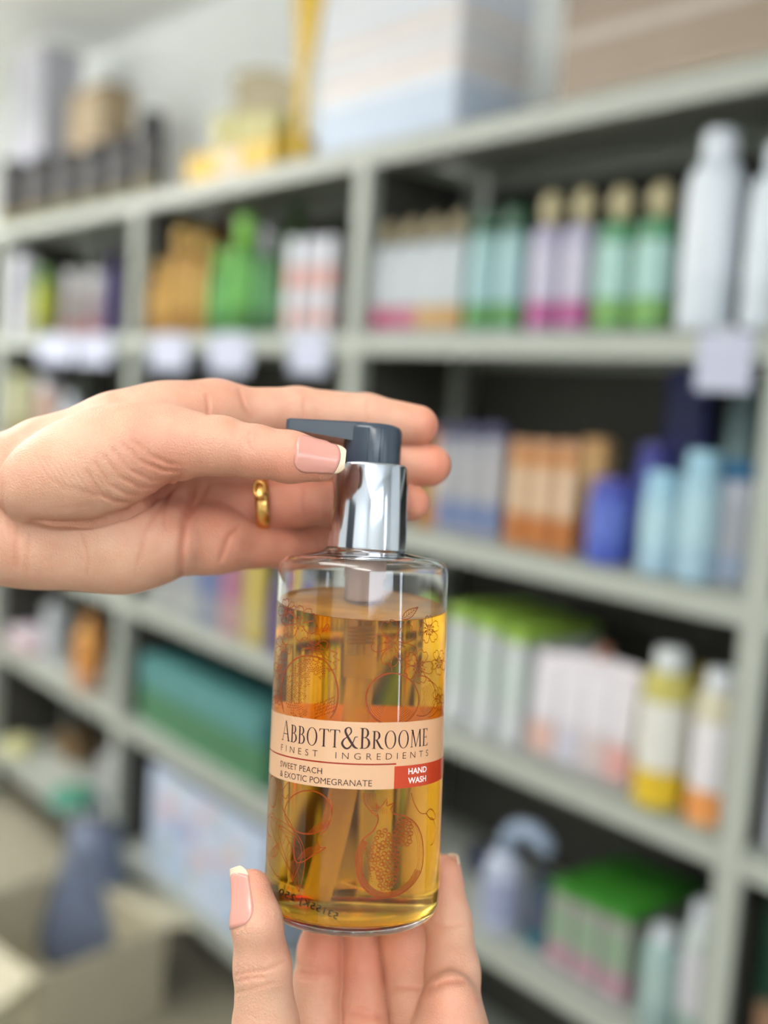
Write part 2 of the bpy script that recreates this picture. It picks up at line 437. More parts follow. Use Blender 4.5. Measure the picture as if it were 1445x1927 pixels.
# -- second tier, right bay
for px, top, lb, c2 in [(722, 418, 'white bottle with pink base, leftmost in the right bay', (214, 96, 138)), (764, 412, 'white bottle with pink base, second in the right bay', (218, 120, 150)),
        (806, 406, 'white bottle with orange base, left of the pair in the right bay', (224, 178, 110)), (848, 400, 'white bottle with orange base, right of the pair in the right bay', (222, 170, 100))]:
    bottle(lb, 2, px, 47, top, (204, 214, 222), (190, 172, 132), (212, 220, 228), c2, dy=0.05, capk='ball', capf=0.22, capr=0.62, group='white bottles with tan stoppers', shoulder=0.07)
for px, top, lb in [(903, 398, 'pale teal bottle with dark green cap, left one'), (956, 392, 'pale teal bottle with dark green cap, right one')]:
    bottle(lb, 2, px, 58, top, (150, 196, 196), (40, 92, 60), (160, 204, 210), (90, 160, 80), dy=0.05, capf=0.20, capr=0.85, shoulder=0.05, group='teal bottles with green caps')
for px, top, lb in [(1020, 360, 'lilac bottle with magenta base and cream stopper, left one'), (1080, 354, 'lilac bottle with magenta base and cream stopper, right one')]:
    bottle(lb, 2, px, 62, top, (176, 172, 206), (198, 184, 138), (200, 196, 222), (188, 84, 150), dy=0.05, capk='ball', capf=0.26, capr=0.66, shoulder=0.06, group='lilac bottles with cream stoppers')
for px, top, lb in [(1150, 350, 'mint bottle with green base and cream stopper, left one'), (1222, 342, 'mint bottle with green base and cream stopper, right one')]:
    bottle(lb, 2, px, 72, top, (70, 150, 100), (198, 184, 138), (166, 214, 206), (120, 180, 84), dy=0.05, capk='ball', capf=0.25, capr=0.64, shoulder=0.06, group='mint bottles with cream stoppers')
bottle('tall white bottle with rounded top beside the mint bottles', 2, 1322, 104, 248, (216, 228, 240), (222, 232, 244), (220, 230, 242), None, dy=0.04, capf=0.16, capr=0.62, shoulder=0.12, group=G)
bottle('tall white bottle cut off by the right edge, second tier', 2, 1440, 100, 270, (210, 222, 236), (214, 226, 238), (214, 226, 240), None, dy=0.04, capf=0.16, capr=0.62, shoulder=0.12, group=G)
# -- third tier, right bay
bottle('amber bottle peeking out behind the fingertips, third tier', 3, 806, 44, 808, (206, 130, 20), (190, 110, 20), (196, 150, 80), None, dy=0.05, group=G)
for px, lb in [(852, 'silver pack with blue foot, left of three'), (893, 'silver pack with blue foot, middle of three'), (934, 'silver pack with blue foot, right of three')]:
    carton(lb, 3, px, 42, 800, (170, 172, 186), (184, 184, 190), (110, 134, 192), lid=(66, 66, 110), dy=0.03, ratio=0.7, group='silver packs with blue feet')
for px, top, lb in [(985, 828, 'orange pack, first of the row beside the silver packs'), (1028, 830, 'orange pack, second of the row'), (1072, 832, 'orange pack, third of the row, touching the blue bottle')]:
    carton(lb, 3, px, 46, top, (214, 138, 66), (228, 196, 160), (206, 116, 44), lid=(210, 150, 104), dy=0.03, ratio=0.7, group='orange packs on the third tier')
carton('orange pack standing behind the short blue bottle', 3, 1120, 60, 826, (214, 160, 96), (220, 176, 110), (206, 130, 60), dy=0.14, ratio=0.6, group='orange packs on the third tier')
bottle('short royal blue bottle before the orange packs', 3, 1140, 80, 900, (62, 84, 196), (72, 70, 180), (84, 110, 216), (60, 84, 200), dy=0.04, capf=0.12, capr=0.92, shoulder=0.04, group=G)
bottle('royal blue bottle behind the pale blue ones', 3, 1216, 64, 836, (70, 80, 186), (56, 60, 160), (86, 100, 206), None, dy=0.15, capf=0.15, capr=0.9, shoulder=0.04, group=G)
carton('tall navy carton at the back of the third tier', 3, 1282, 96, 690, (40, 48, 130), (34, 44, 118), None, dy=0.21, ratio=0.5, group=G)
for px, top, lb in [(1234, 888, 'pale blue bottle, left one beside the royal blue'), (1304, 850, 'pale blue bottle, right one by the blue caps')]:
    bottle(lb, 3, px, 70, top, (158, 206, 228), (150, 206, 232), (172, 214, 230), (160, 198, 224), dy=0.04, capf=0.16, capr=0.9, shoulder=0.04, group='pale blue bottles on the third tier')
bottle('tall grey-teal bottle at the back, under the hanging white tag', 3, 1385, 86, 726, (104, 140, 146), (90, 124, 130), (116, 150, 156), None, dy=0.21, capf=0.1, capr=0.9, shoulder=0.04, group=G)
for px, lb in [(1372, 'white bottle with wide blue cap near the right upright'), (1446, 'white bottle with wide blue cap, last before the right edge')]:
    bottle(lb, 3, px, 72, 868, (206, 212, 230), (14, 116, 178), (196, 200, 216), (176, 196, 228), dy=0.085, capf=0.16, capr=0.98, shoulder=0.03, group='white bottles with blue caps')
# third tier, left bays (mostly behind the hand)
carton('olive pack just above the wrist, far left', 3, 40, 60, 705, (176, 180, 130), (190, 190, 150), (150, 130, 80), dy=0.03, ratio=0.6, group=G)
carton('orange and white pack above the wrist', 3, 92, 46, 715, (186, 186, 200), (190, 150, 130), (206, 110, 60), dy=0.03, ratio=0.6, group=G)
bottle('white bottle peeking over the back of the upper hand', 3, 130, 40, 742, (200, 210, 226), (206, 216, 230), dy=0.05, group=G)
# -- fourth tier, left bay
for px, wp, top, lb, c1, c2 in [(318, 40, 1000, 'grey pack under the hand, leftmost on the fourth tier', (176, 182, 186), (160, 166, 176)), (362, 40, 1000, 'pale grey pack under the hand, beside the blue pack', (184, 190, 196), (170, 176, 190)), (404, 38, 1010, 'blue pack under the little finger', (126, 140, 186), (116, 136, 196)),
        (446, 38, 1010, 'pink pack between the blue and yellow packs', (206, 130, 150), (190, 120, 160)), (490, 46, 1005, 'yellow pack beside the held bottle', (222, 186, 40), (214, 190, 90))]:
    carton(lb, 4, px, wp, top, c1, c2, tuple((a+b)//2 for a, b in zip(c1, (200, 200, 190))), dy=0.02, ratio=0.6, group=G)
bottle('violet pump bottle half hidden by the held bottle', 4, 528, 40, 1045, (84, 56, 150), (150, 156, 196), (96, 64, 160), None, dy=0.02, capk='pump', capf=0.3, group=G)
for px, lb in [(590, 'brown pack behind the held bottle, left one'), (650, 'grey pack behind the held bottle, middle one'), (720, 'olive pack behind the held bottle, right one')]:
    carton(lb, 4, px, 50, 1105, {590: (150, 120, 80), 650: (150, 150, 150), 720: (120, 116, 70)}[px], (170, 160, 130), None, dy=0.03, ratio=0.6, group=G)
# -- fourth tier, right bay
for px, top, lb in [(868, 1142, 'white pack with lime lid, left one behind the bottle edge'), (920, 1163, 'white pack with lime lid, middle one'), (974, 1186, 'white pack with lime lid, right one beside the pouches')]:
    carton(lb, 4, px, 60, top, (198, 200, 210), (192, 210, 204), (200, 206, 210), lid=(150, 196, 60), dy=0.03, width=0.045, depth=0.20, group='white packs with lime lids')
for px, top, lb, c2, cap in [(1024, 1225, 'white pouch with coral spot beside the lime lids', (222, 178, 166), None), (1072, 1230, 'white pouch, second in the row of pouches', (196, 196, 214), None), (1120, 1234, 'white pouch with brown top', (206, 190, 190), (170, 110, 84)), (1168, 1250, 'white pouch with coral foot beside the yellow bottle', (222, 160, 156), None)]:
    pouch(lb, 4, px, 60, top, (210, 204, 212), (218, 214, 224), c2, dy=0.03, group='white refill pouches', capc=cap)
bottle('yellow bottle with white cap and white label', 4, 1236, 92, 1222, (196, 186, 84), (214, 220, 224), (222, 222, 214), (236, 196, 20), dy=0.03, capf=0.14, capr=0.62, shoulder=0.06, group='squeeze bottles by the right upright')
bottle('clear-white bottle with orange foot by the right upright', 4, 1330, 84, 1262, (206, 200, 170), (214, 220, 228), (222, 220, 226), (240, 150, 70), dy=0.03, capf=0.14, capr=0.66, shoulder=0.06, group='squeeze bottles by the right upright')
bottle('olive bottle at the back between the yellow and orange ones', 4, 1300, 50, 1255, (176, 164, 40), (170, 150, 60), dy=0.13, group=G)
# -- fifth tier, left bay: long boxes
carton('long green box lying under the teal box', 5, 385, 300, 1330, (62, 128, 88), (52, 116, 76), None, dy=0.03, width=0.62, depth=0.18, hgt=0.10, group=G)
zt = TOPZ[5]+0.1005
carton('long teal box lying on the green box', 5, 385, 300, 1250, (58, 128, 130), (70, 138, 140), None, dy=0.03, width=0.60, depth=0.17, hgt=0.085, group=G, z0=zt)
pouch('crumpled lilac bag at the back above the teal box', 5, 385, 74, 1180, (176, 170, 190), None, None, dy=0.212, group=G, name='bag', cat='bag')
bottle('brown bottle behind the lilac bag', 5, 268, 40, 1160, (110, 84, 40), (80, 60, 30), dy=0.23, group=G)
carton('dark green carton at the back of the fifth tier', 5, 470, 90, 1230, (16, 62, 54), None, None, dy=0.22, ratio=0.4, group=G)
# -- fifth tier, right bay
def sprayer():
    x, z = place(5, 940, 0.05)
    t = thing('trigger_bottle', 'pale blue bottle with a big curved hook handle beside the held bottle', 'bottle', (x, 0.05, z), G)
    h = z_at(1545, x, 0.05)-z
    add('body', lathe([(0.034, 0), (0.036, 0.004), (0.036, h*.55), (0.028, h*.66), (0.016, h*.72)], 28), pm((176, 186, 212)), t)
    P = [(0, 0, h*.70), (0.002, 0, h*.80), (0.012, 0, h*.92), (0.035, 0, h*0.99), (0.062, 0, h*1.0), (0.085, 0, h*.95), (0.098, 0, h*.88)]
    add('hook_handle', tube(P, [0.015, 0.016, 0.016, 0.016, 0.016, 0.015, 0.012], 14), pm((140, 160, 190)), t)
    add('label', arc_strip(0.0365, math.radians(-150), math.radians(30), h*.12, h*.5), pm((150, 160, 200)), t)
sprayer()
bottle('navy bottle behind the hook-handled bottle', 5, 905, 60, 1590, (22, 34, 78), (20, 28, 60), dy=0.18, group=G)
bottle('dark teal bottle between the hook handle and the green lids', 5, 1012, 52, 1640, (30, 66, 96), (26, 40, 74), (70, 80, 110), (20, 110, 130), dy=0.06, group=G)
for px, top, lb, wp in [(1068, 1668, 'grey-pink pack with bright green lid, first of three', 56), (1118, 1690, 'grey-pink pack with bright green lid, middle of three', 56), (1170, 1712, 'grey-pink pack with bright green lid, last of three', 56)]:
    carton(lb, 5, px, wp, top, (150, 140, 144), (130, 160, 132), (176, 130, 150), lid=(50, 138, 30), dy=0.03, width=0.052, depth=0.20, group='packs with bright green lids')
bottle('pale teal bottle beside the green lids, lower right', 5, 1232, 66, 1745, (150, 184, 180), (196, 206, 214), (160, 190, 188), (140, 170, 168), dy=0.03, capf=0.15, capr=0.7, group=G)
bottle('white bottle with pale green shoulders by the right upright, lower right', 5, 1302, 66, 1700, (190, 204, 204), (206, 214, 226), (206, 206, 216), (150, 180, 170), dy=0.04, capf=0.15, capr=0.7, group=G)
# -- bay past the right upright
carton('grey-white carton past the right upright', 4, 1510, 90, 1240, (196, 198, 210), (180, 184, 200), None, dy=0.03, width=0.09, depth=0.09, group=G)
carton('dark green pack past the right upright, fifth tier', 5, 1470, 70, 1640, (20, 70, 50), None, (176, 130, 100), dy=0.06, width=0.07, depth=0.1, group=G)
# -- sixth tier and floor, left
big = carton('big white and blue printed carton on the bottom shelf', 6, 395, 250, 1440, (184, 200, 230), None, None, dy=0.02, width=0.56, depth=0.26, hgt=0.285)
rp = random.Random(3)
for k in range(26):
    x0, z0 = -0.26+rp.random()*0.44, 0.01+rp.random()*0.23
    wq, hq = 0.03+rp.random()*0.06, 0.02+rp.random()*0.04
    add('printed_patch', box(x0, min(x0+wq, 0.27), -0.13-0.0005-0.00001*k, -0.13, z0, min(z0+hq, 0.28)), pm(rp.choice([(150, 184, 230), (196, 214, 238), (206, 176, 190), (170, 200, 200), (200, 206, 226), (140, 170, 220), (214, 196, 180)]), 0.5), big)
bottle('round teal tub on the bottom shelf, far left bay', 6, 140, 92, 1488, (80, 160, 140), (70, 150, 120), (110, 190, 180), None, dy=0.03, capr=0.95, capf=0.25, shoulder=0.03, group=G, name='tub', cat='tub')
# -- far left bay
carton('white and red packet on the fifth tier, far left', 5, 50, 110, 1190, (198, 184, 196), (206, 190, 200), (160, 60, 84), dy=0.03, ratio=0.6, group=G)
carton('grey-white pack left of the orange bottle', 5, 106, 44, 1140, (178, 184, 192), (170, 178, 186), None, dy=0.06, ratio=0.6, group=G)
bottle('orange bottle left of the lower upright', 5, 165, 52, 1158, (226, 156, 66), (206, 140, 60), (232, 150, 60), (206, 150, 120), dy=0.04, group=G)
bottle('pale yellow-green bottle low at the left edge', 6, 35, 66, 1390, (206, 206, 150), (196, 196, 140), dy=0.05, capr=0.8, group=G)
carton('brown carton on the bottom shelf, far left bay', 6, 135, 76, 1385, (150, 118, 76), (120, 90, 60), None, dy=0.16, ratio=0.6, group=G)
bottle('grey-white tub low by the left upright', 6, 205, 44, 1420, (176, 180, 186), (186, 190, 196), dy=0.05, capr=0.9, group=G)
# white shelf tickets clipped on the lip of the second tier
for px, wp, dz, lb in [(105, 70, 0.085, 'white shelf ticket in the far left bay, left one'), (178, 66, 0.085, 'white shelf ticket in the far left bay, right one'), (318, 74, 0.09, 'white shelf ticket under the amber bottles'), (432, 82, 0.09, 'white shelf ticket under the green bottles'), (582, 76, 0.085, 'white shelf ticket under the pink banded packs'), (1366, 108, 0.085, 'white shelf ticket under the tall white bottles')]:
    z = SZ[2]; x = x_at(px, -0.004, z); zz = proj((x, 0, z))[2]
    v = np.array([x, 0])-CAM[:2]; v /= np.linalg.norm(v)
    wd = wp*zz/FPX/abs(v[1])*0.92
    t = thing('shelf_ticket', lb, 'ticket', (x, -0.0035, z+LIP/2), 'white tickets on the second tier')
    add('card', box(-wd/2, wd/2, -0.0015, 0.0, -dz, -0.004, 0.0004), pm((186, 192, 220), 0.4), t)
    add('clip', box(-wd/2*0.4, wd/2*0.4, -0.003, 0.002, -0.008, 0.0015, 0.0004), pm((196, 202, 214), 0.3), t)
# things on the floor and low on the left
def floor_things():
    def at_floor(px, py):
        d = ray(px, py); k = -CAM[2]/d[2]; return CAM+d*k
    p = at_floor(60, 1900)
    t = thing('floor_carton', 'beige open carton standing on the floor, lower left corner', 'box', (p[0], p[1]+0.05, 0), G, 0.15)
    w_, d_, h_ = 0.42, 0.34, 0.22
    for nm, b in (('side', (-w_/2, w_/2, -d_/2, -d_/2+.004, 0, h_)), ('side', (-w_/2, w_/2, d_/2-.004, d_/2, 0, h_)), ('side', (-w_/2, -w_/2+.004, -d_/2+.004, d_/2-.004, 0, h_)), ('side', (w_/2-.004, w_/2, -d_/2+.004, d_/2-.004, 0, h_)), ('bottom', (-w_/2+.004, w_/2-.004, -d_/2+.004, d_/2-.004, 0, 0.004))):
        add(nm, box(*b), pm((186, 178, 150), 0.7), t)
    for s in (-1, 1):
        bm = bmesh.new(); bm_box(bm, -w_/2, w_/2, 0, 0.12, 0, 0.003)
        o = add('flap', bm_mesh(bm), pm((196, 188, 158), 0.7), t); o.location = (0, s*d_/2, h_); o.rotation_euler = (math.radians(-20), 0, 0 if s > 0 else math.pi)
    p = at_floor(170, 1790)
    t = thing('bag', 'slate blue bag slumped on the floor at the lower left', 'bag', (p[0], p[1], 0), G)
    v, f = [], []; n, rows = 20, 8
    for k in range(rows):
        q = k/(rows-1); r = 0.16*(1-0.55*q**1.5)+0.01*math.sin(7*q)
        for i in range(n):
            a = 2*math.pi*i/n; rr = r*(1+0.07*math.sin(3*a+4*q)); v.append((rr*math.cos(a), rr*0.75*math.sin(a), 0.34*q))
    for k in range(rows-1):
        for i in range(n): j = (i+1) % n; f.append((k*n+i, k*n+j, (k+1)*n+j, (k+1)*n+i))
    f.append(tuple(range(n-1, -1, -1))); f.append(tuple((rows-1)*n+i for i in range(n)))
    add('body', mesh_from(v, f, True), pm((92, 104, 132), 0.6), t)
    add('handle', tube([(-0.06, 0, 0.33), (-0.05, 0, 0.40), (0, 0, 0.43), (0.05, 0, 0.40), (0.06, 0, 0.33)], 0.008, 8), pm((70, 78, 100), 0.6), t)
floor_things()
# ---------------------------------------------------------------- the hand wash bottle
def cvec(v): return v[0]*RI-v[1]*UP+v[2]*FW
_bb = np.array([(660.5-CX)/FPX*375, 141.3, 375.0]); _bt = np.array([(684.5-CX)/FPX*382.3, 14.5, 382.3])
HB = float(np.linalg.norm(_bt-_bb))            # body height to the shoulder, mm
_zl = (_bt-_bb)/HB; _yl = np.array([0, 0, 1.0]); _yl = _yl-_zl*(_yl@_zl); _yl /= np.linalg.norm(_yl); _xl = np.cross(_zl, _yl)
_xl = _xl if _xl[0] > 0 else -_xl
BW = [cvec(_xl), cvec(_yl), cvec(_zl)]         # bottle axes in the world
BO = CAM+0.001*cvec(_bb)
bottle_root = thing('soap_bottle', 'clear pump bottle of amber hand wash held up between two hands', 'bottle')
bottle_root.matrix_world = Matrix(((BW[0][0], BW[1][0], BW[2][0], BO[0]), (BW[0][1], BW[1][1], BW[2][1], BO[1]), (BW[0][2], BW[1][2], BW[2][2], BO[2]), (0, 0, 0, 1)))
R_BASE, R_TOP = 30.9, 30.5
def RAD(z): return R_BASE+(R_TOP-R_BASE)*z/HB
def cyl_uv(px, py, off=0.0):
    """angle and height (mm) on the front of the bottle where the picture column/row lies"""
    d = np.array([(px-CX)/FPX, (py-CY)/FPX, 1.0]); o = -_bb
    L = np.array([_xl, _yl, _zl]); dl, ol = L@d, L@o
    r = RAD(60)+off
    a = dl[0]**2+dl[1]**2; b = ol[0]*dl[0]+ol[1]*dl[1]; c = ol[0]**2+ol[1]**2-r*r
    disc = b*b-a*c
    t = (-b-math.sqrt(disc))/a if disc > 0 else -b/a
    p = ol+t*dl
    return math.atan2(p[0], -p[1]), p[2]
def wrap(th, z, off):
    r = (RAD(z)+off)*0.001
    return (r*math.sin(th), -r*math.cos(th), z*0.001)

def glass(name, ior, rough=0.0, vol=False, tint=(1, 1, 1)):
    m = bpy.data.materials.new(name); m.use_nodes = True; nt = m.node_tree
    nt.nodes.remove(nt.nodes['Principled BSDF']); out = nt.nodes['Material Output']
    g = nt.nodes.new('ShaderNodeBsdfGlass'); g.inputs['IOR'].default_value = ior; g.inputs['Roughness'].default_value = rough
    g.inputs['Color'].default_value = tuple(tint)+(1,)
    nt.links.new(g.outputs[0], out.inputs['Surface'])
    if vol:
        v = nt.nodes.new('ShaderNodeVolumeAbsorption'); v.inputs['Color'].default_value = LIQ; v.inputs['Density'].default_value = LIQ_D
        nt.links.new(v.outputs[0], out.inputs['Volume'])
    return m
LIQ = (0.995, 0.825, 0.11, 1); LIQ_D = 84.0
CLEAR = glass('clear_plastic', 1.46)
LIQ_SIDE = glass('soap_against_plastic', 1.36/1.46, 0.2, vol=True)
LIQ_TOP = glass('soap_surface', 1.36, vol=True)
def surface_glow(m):                                  # mottled orange diffuse stands in for light glowing in the soap surface
    nt = m.node_tree; out = nt.nodes['Material Output']; g = out.inputs['Surface'].links[0].from_node
    d = nt.nodes.new('ShaderNodeBsdfDiffuse'); d.inputs['Color'].default_value = (1.0, 0.50, 0.10, 1)
    n = nt.nodes.new('ShaderNodeTexNoise'); n.inputs['Scale'].default_value = 90; tc = nt.nodes.new('ShaderNodeTexCoord')
    nt.links.new(tc.outputs['Object'], n.inputs['Vector'])
    k = nt.nodes.new('ShaderNodeMapRange'); k.inputs[1].default_value = 0.3; k.inputs[2].default_value = 0.7; k.inputs[3].default_value = 0.42; k.inputs[4].default_value = 0.62
    nt.links.new(n.outputs['Fac'], k.inputs[0])
    x = nt.nodes.new('ShaderNodeMixShader'); nt.links.new(k.outputs[0], x.inputs[0])
    nt.links.new(g.outputs[0], x.inputs[1]); nt.links.new(d.outputs[0], x.inputs[2]); nt.links.new(x.outputs[0], out.inputs['Surface'])
surface_glow(LIQ_TOP)

# outer wall, then over the lip and down the inner wall as far as the soap
WALLT, BOT = 1.1, 4.0
def outer_profile():
    p = [(0.001, 1.2), (18, 0.9), (22, 0.0), (24, 0.0)]
    rc = 6.5
    for i in range(1, 9):
        a = -math.pi/2+i/8*math.pi/2
        p.append((R_BASE-rc+rc*math.cos(a), rc+rc*math.sin(a)))
    for z in (30, 60, 90): p.append((RAD(z), z))
    rt = 5.2; zt = HB-1.8-rt
    for i in range(0, 9):
        a = i/8*math.radians(84)
        p.append((RAD(HB)-rt+rt*math.cos(a), zt+rt*math.sin(a)))
    p += [(18.0, HB-0.55), (15.2, HB+0.1), (14.0, HB+0.9), (13.0, HB+2.0), (12.4, HB+4)]
    return p
def inner_profile():
    p = [(0.001, BOT+0.6), (20, BOT), ]
    rc = 4.5; r0 = R_BASE-WALLT
    for i in range(0, 7):
        a = -math.pi/2+i/6*math.pi/2
        p.append((r0-rc+rc*math.cos(a), BOT+rc+rc*math.sin(a)))
    for z in (30, 60, 90): p.append((RAD(z)-WALLT, z))
    return p
NB = 128
# soap level: the world's horizontal plane through a point on the axis
LEVEL = 108.6
wu = np.array([0, 0, 1.0]); lu = np.array([BW[0]@wu, BW[1]@wu, BW[2]@wu])
def level_at(x, y): return LEVEL-(lu[0]*x+lu[1]*y)/lu[2]
def rows_to_mesh(rows, n, caps=(False, False), mats=None):
    v, f = [], []
    for row in rows: v += row
    for k in range(len(rows)-1):
        for i in range(n):
            j = (i+1) % n; f.append((k*n+i, k*n+j, (k+1)*n+j, (k+1)*n+i))
    return v, f
def ringpts(r, z, n=NB): return [(r*math.cos(2*math.pi*i/n)*.001, r*math.sin(2*math.pi*i/n)*.001, z*.001) for i in range(n)]
rin = lambda z: RAD(z)-WALLT
lvl = []
for i in range(NB):
    a = 2*math.pi*i/NB; r = rin(LEVEL); x, y = r*math.cos(a), r*math.sin(a)
    lvl.append((x*.001, y*.001, (level_at(x, y)+0.5)*.001))
rows = [ringpts(r, z) for r, z in outer_profile()]
rows.append(ringpts(10.8, HB+4)); rows.append(ringpts(10.8, HB+0.2)); rows.append(ringpts(13.5, HB-1.0)); rows.append(ringpts(20, HB-1.9))
rt = 4.2; zt = HB-2.9-rt
for i in range(6, -1, -1):
    a = i/6*math.radians(84); rows.append(ringpts(RAD(HB)-WALLT-rt+rt*math.cos(a), zt+rt*math.sin(a)))
rows.append(lvl)
v, f = rows_to_mesh(rows, NB)
add('body', mesh_from(v, f, True), CLEAR, bottle_root)
rows = [ringpts(r, z) for r, z in inner_profile()]
rows.append(lvl)
nside = None
v, f = rows_to_mesh(rows, NB); nside = len(f)
base = len(v)-NB
rings = [1.0, 0.985, 0.96, 0.9, 0.7, 0.4, 0.02]; men = [0.5, 0.22, 0.08, 0, 0, 0, 0]
prev = base
for q, mz in list(zip(rings, men))[1:]:
    s0 = len(v)
    for i in range(NB):
        a = 2*math.pi*i/NB; r = rin(LEVEL)*q; x, y = r*math.cos(a), r*math.sin(a)
        v.append((x*.001, y*.001, (level_at(x, y)+mz)*.001))
    for i in range(NB):
        j = (i+1) % NB; f.append((prev+i, prev+j, s0+j, s0+i))
    prev = s0
f.append(tuple(prev+i for i in range(NB)))
me = mesh_from(v, f, True); me.materials.append(LIQ_SIDE); me.materials.append(LIQ_TOP)
for p in me.polygons:
    if p.index >= nside: p.material_index = 1
o = add('liquid_soap', me, None, bottle_root); o['label'] = 'amber soap filling the bottle almost to the shoulder'

# ---- paper-like label band and its printing
def label_mat(name, rgb, trans=0.35):
    m = bpy.data.materials.new(name); m.use_nodes = True; nt = m.node_tree
    nt.nodes.remove(nt.nodes['Principled BSDF']); out = nt.nodes['Material Output']
    d = nt.nodes.new('ShaderNodeBsdfDiffuse'); t = nt.nodes.new('ShaderNodeBsdfTranslucent'); g = nt.nodes.new('ShaderNodeBsdfGlossy')
    n = nt.nodes.new('ShaderNodeTexNoise'); n.inputs['Scale'].default_value = 60
    tc = nt.nodes.new('ShaderNodeTexCoord'); nt.links.new(tc.outputs['Object'], n.inputs['Vector'])
    mx = nt.nodes.new('ShaderNodeMix'); mx.data_type = 'RGBA'; c = S(*rgb)
    mx.inputs[6].default_value = tuple(x*0.97 for x in c[:3])+(1,); mx.inputs[7].default_value = c
    nt.links.new(n.outputs['Fac'], mx.inputs[0])
    for s in (d, t): nt.links.new(mx.outputs[2], s.inputs['Color'])
    g.inputs['Roughness'].default_value = 0.12
    a = nt.nodes.new('ShaderNodeMixShader'); a.inputs[0].default_value = trans
    nt.links.new(d.outputs[0], a.inputs[1]); nt.links.new(t.outputs[0], a.inputs[2])
    fr = nt.nodes.new('ShaderNodeLayerWeight'); pw = nt.nodes.new('ShaderNodeMath'); pw.operation = 'POWER'; pw.inputs[1].default_value = 5
    ml = nt.nodes.new('ShaderNodeMath'); ml.operation = 'MULTIPLY_ADD'; ml.inputs[1].default_value = 0.75; ml.inputs[2].default_value = 0.035
    nt.links.new(fr.outputs['Facing'], pw.inputs[0]); nt.links.new(pw.outputs[0], ml.inputs[0])
    b = nt.nodes.new('ShaderNodeMixShader'); nt.links.new(ml.outputs[0], b.inputs[0])
    nt.links.new(a.outputs[0], b.inputs[1]); nt.links.new(g.outputs[0], b.inputs[2])
    nt.links.new(b.outputs[0], out.inputs['Surface'])
    return m
PEACH = label_mat('label_peach', (255, 214, 174), 0.47); REDL = label_mat('label_red', (214, 78, 44)); LINE = label_mat('label_line', (150, 40, 24), 0.1)
INK = label_mat('ink_brown', (52, 26, 30), 0.0); WHITE = label_mat('ink_white', (250, 244, 236), 0.1); ART = label_mat('ink_orange', (132, 56, 16), 0.0)
BATCH = mat('ink_black', (22, 14, 8), 0.7)
def band(th0, th1, z0, z1, off, n=96, nz=2):
    vv, ff = [], []
    for i in range(n+1):
        th = th0+(th1-th0)*i/n
        for k in range(nz+1): vv.append(wrap(th, z0+(z1-z0)*k/nz, off))
    for i in range(n):
        for k in range(nz):
            q = i*(nz+1)+k; ff.append((q, q+nz+1, q+nz+2, q+1))
    return mesh_from(vv, ff, True)
_, ZL1 = cyl_uv(672, 1359); _, ZL0 = cyl_uv(672, 1485.5)
lab = add('label', band(-math.pi+0.02, math.pi-0.02, ZL0, ZL1, 0.06, 160), PEACH, bottle_root); lab['label'] = 'peach band with brown lettering round the bottle'
thr, _ = cyl_uv(741.5, 1460); _, zr = cyl_uv(735, 1442.5)
add('red_panel', band(thr, math.radians(112), ZL0, zr, 0.10, 30), REDL, lab)['label'] = 'red corner panel with white words'
_, zl0 = cyl_uv(672, 1439.5); _, zl1 = cyl_uv(672, 1436.8)
add('red_line', band(-math.radians(150), thr+0.02, zl0, zl1, 0.10, 60), LINE, lab)

def wrap_poly(polys, u_of, z_of, off):
    vv, ff = [], []
    for P, F in polys:
        k = len(vv); vv += [wrap(u_of(x), z_of(y), off) for x, y in P]; ff += [tuple(k+i for i in q) for q in F]
    return mesh_from(vv, ff)
def font_polys(body, thick=0.0, spacing=1.0):
    cu = bpy.data.curves.new('t', 'FONT'); cu.body = body; cu.offset = thick; cu.space_character = spacing; cu.resolution_u = 4
    ob = bpy.data.objects.new('t', cu); col.objects.link(ob)
    bpy.context.view_layer.update()
    me = bpy.data.meshes.new_from_object(ob.evaluated_get(bpy.context.evaluated_depsgraph_get()))
    P = [(v_.co.x, v_.co.y) for v_ in me.vertices]; F = [tuple(p.vertices) for p in me.polygons]
    bpy.data.objects.remove(ob); bpy.data.curves.remove(cu); bpy.data.meshes.remove(me)
    return P, F
def put_text(name, body, px0, px1, base_px, cap_px, m, off=0.14, thick=0.0, spacing=1.0):
    """words between two picture columns; base_px, cap_px: a picture point on the baseline and the row of the capitals' top there"""
    P, F = font_polys(body, thick, spacing)
    xs = [p[0] for p in P]; x0, x1 = min(xs), max(xs)
    Hc, _F = font_polys('H', thick); yh = max(p[1] for p in Hc); yb = min(p[1] for p in Hc)
    u0 = cyl_uv(px0, base_px[1])[0]; u1 = cyl_uv(px1, base_px[1])[0]
    zb = cyl_uv(*base_px)[1]; zc = cyl_uv(base_px[0], cap_px)[1]
    return add(name, wrap_poly([(P, F)], lambda x: u0+(u1-u0)*(x-x0)/(x1-x0), lambda y: zb+(zc-zb)*(y-yb)/(yh-yb), off), m, lab)

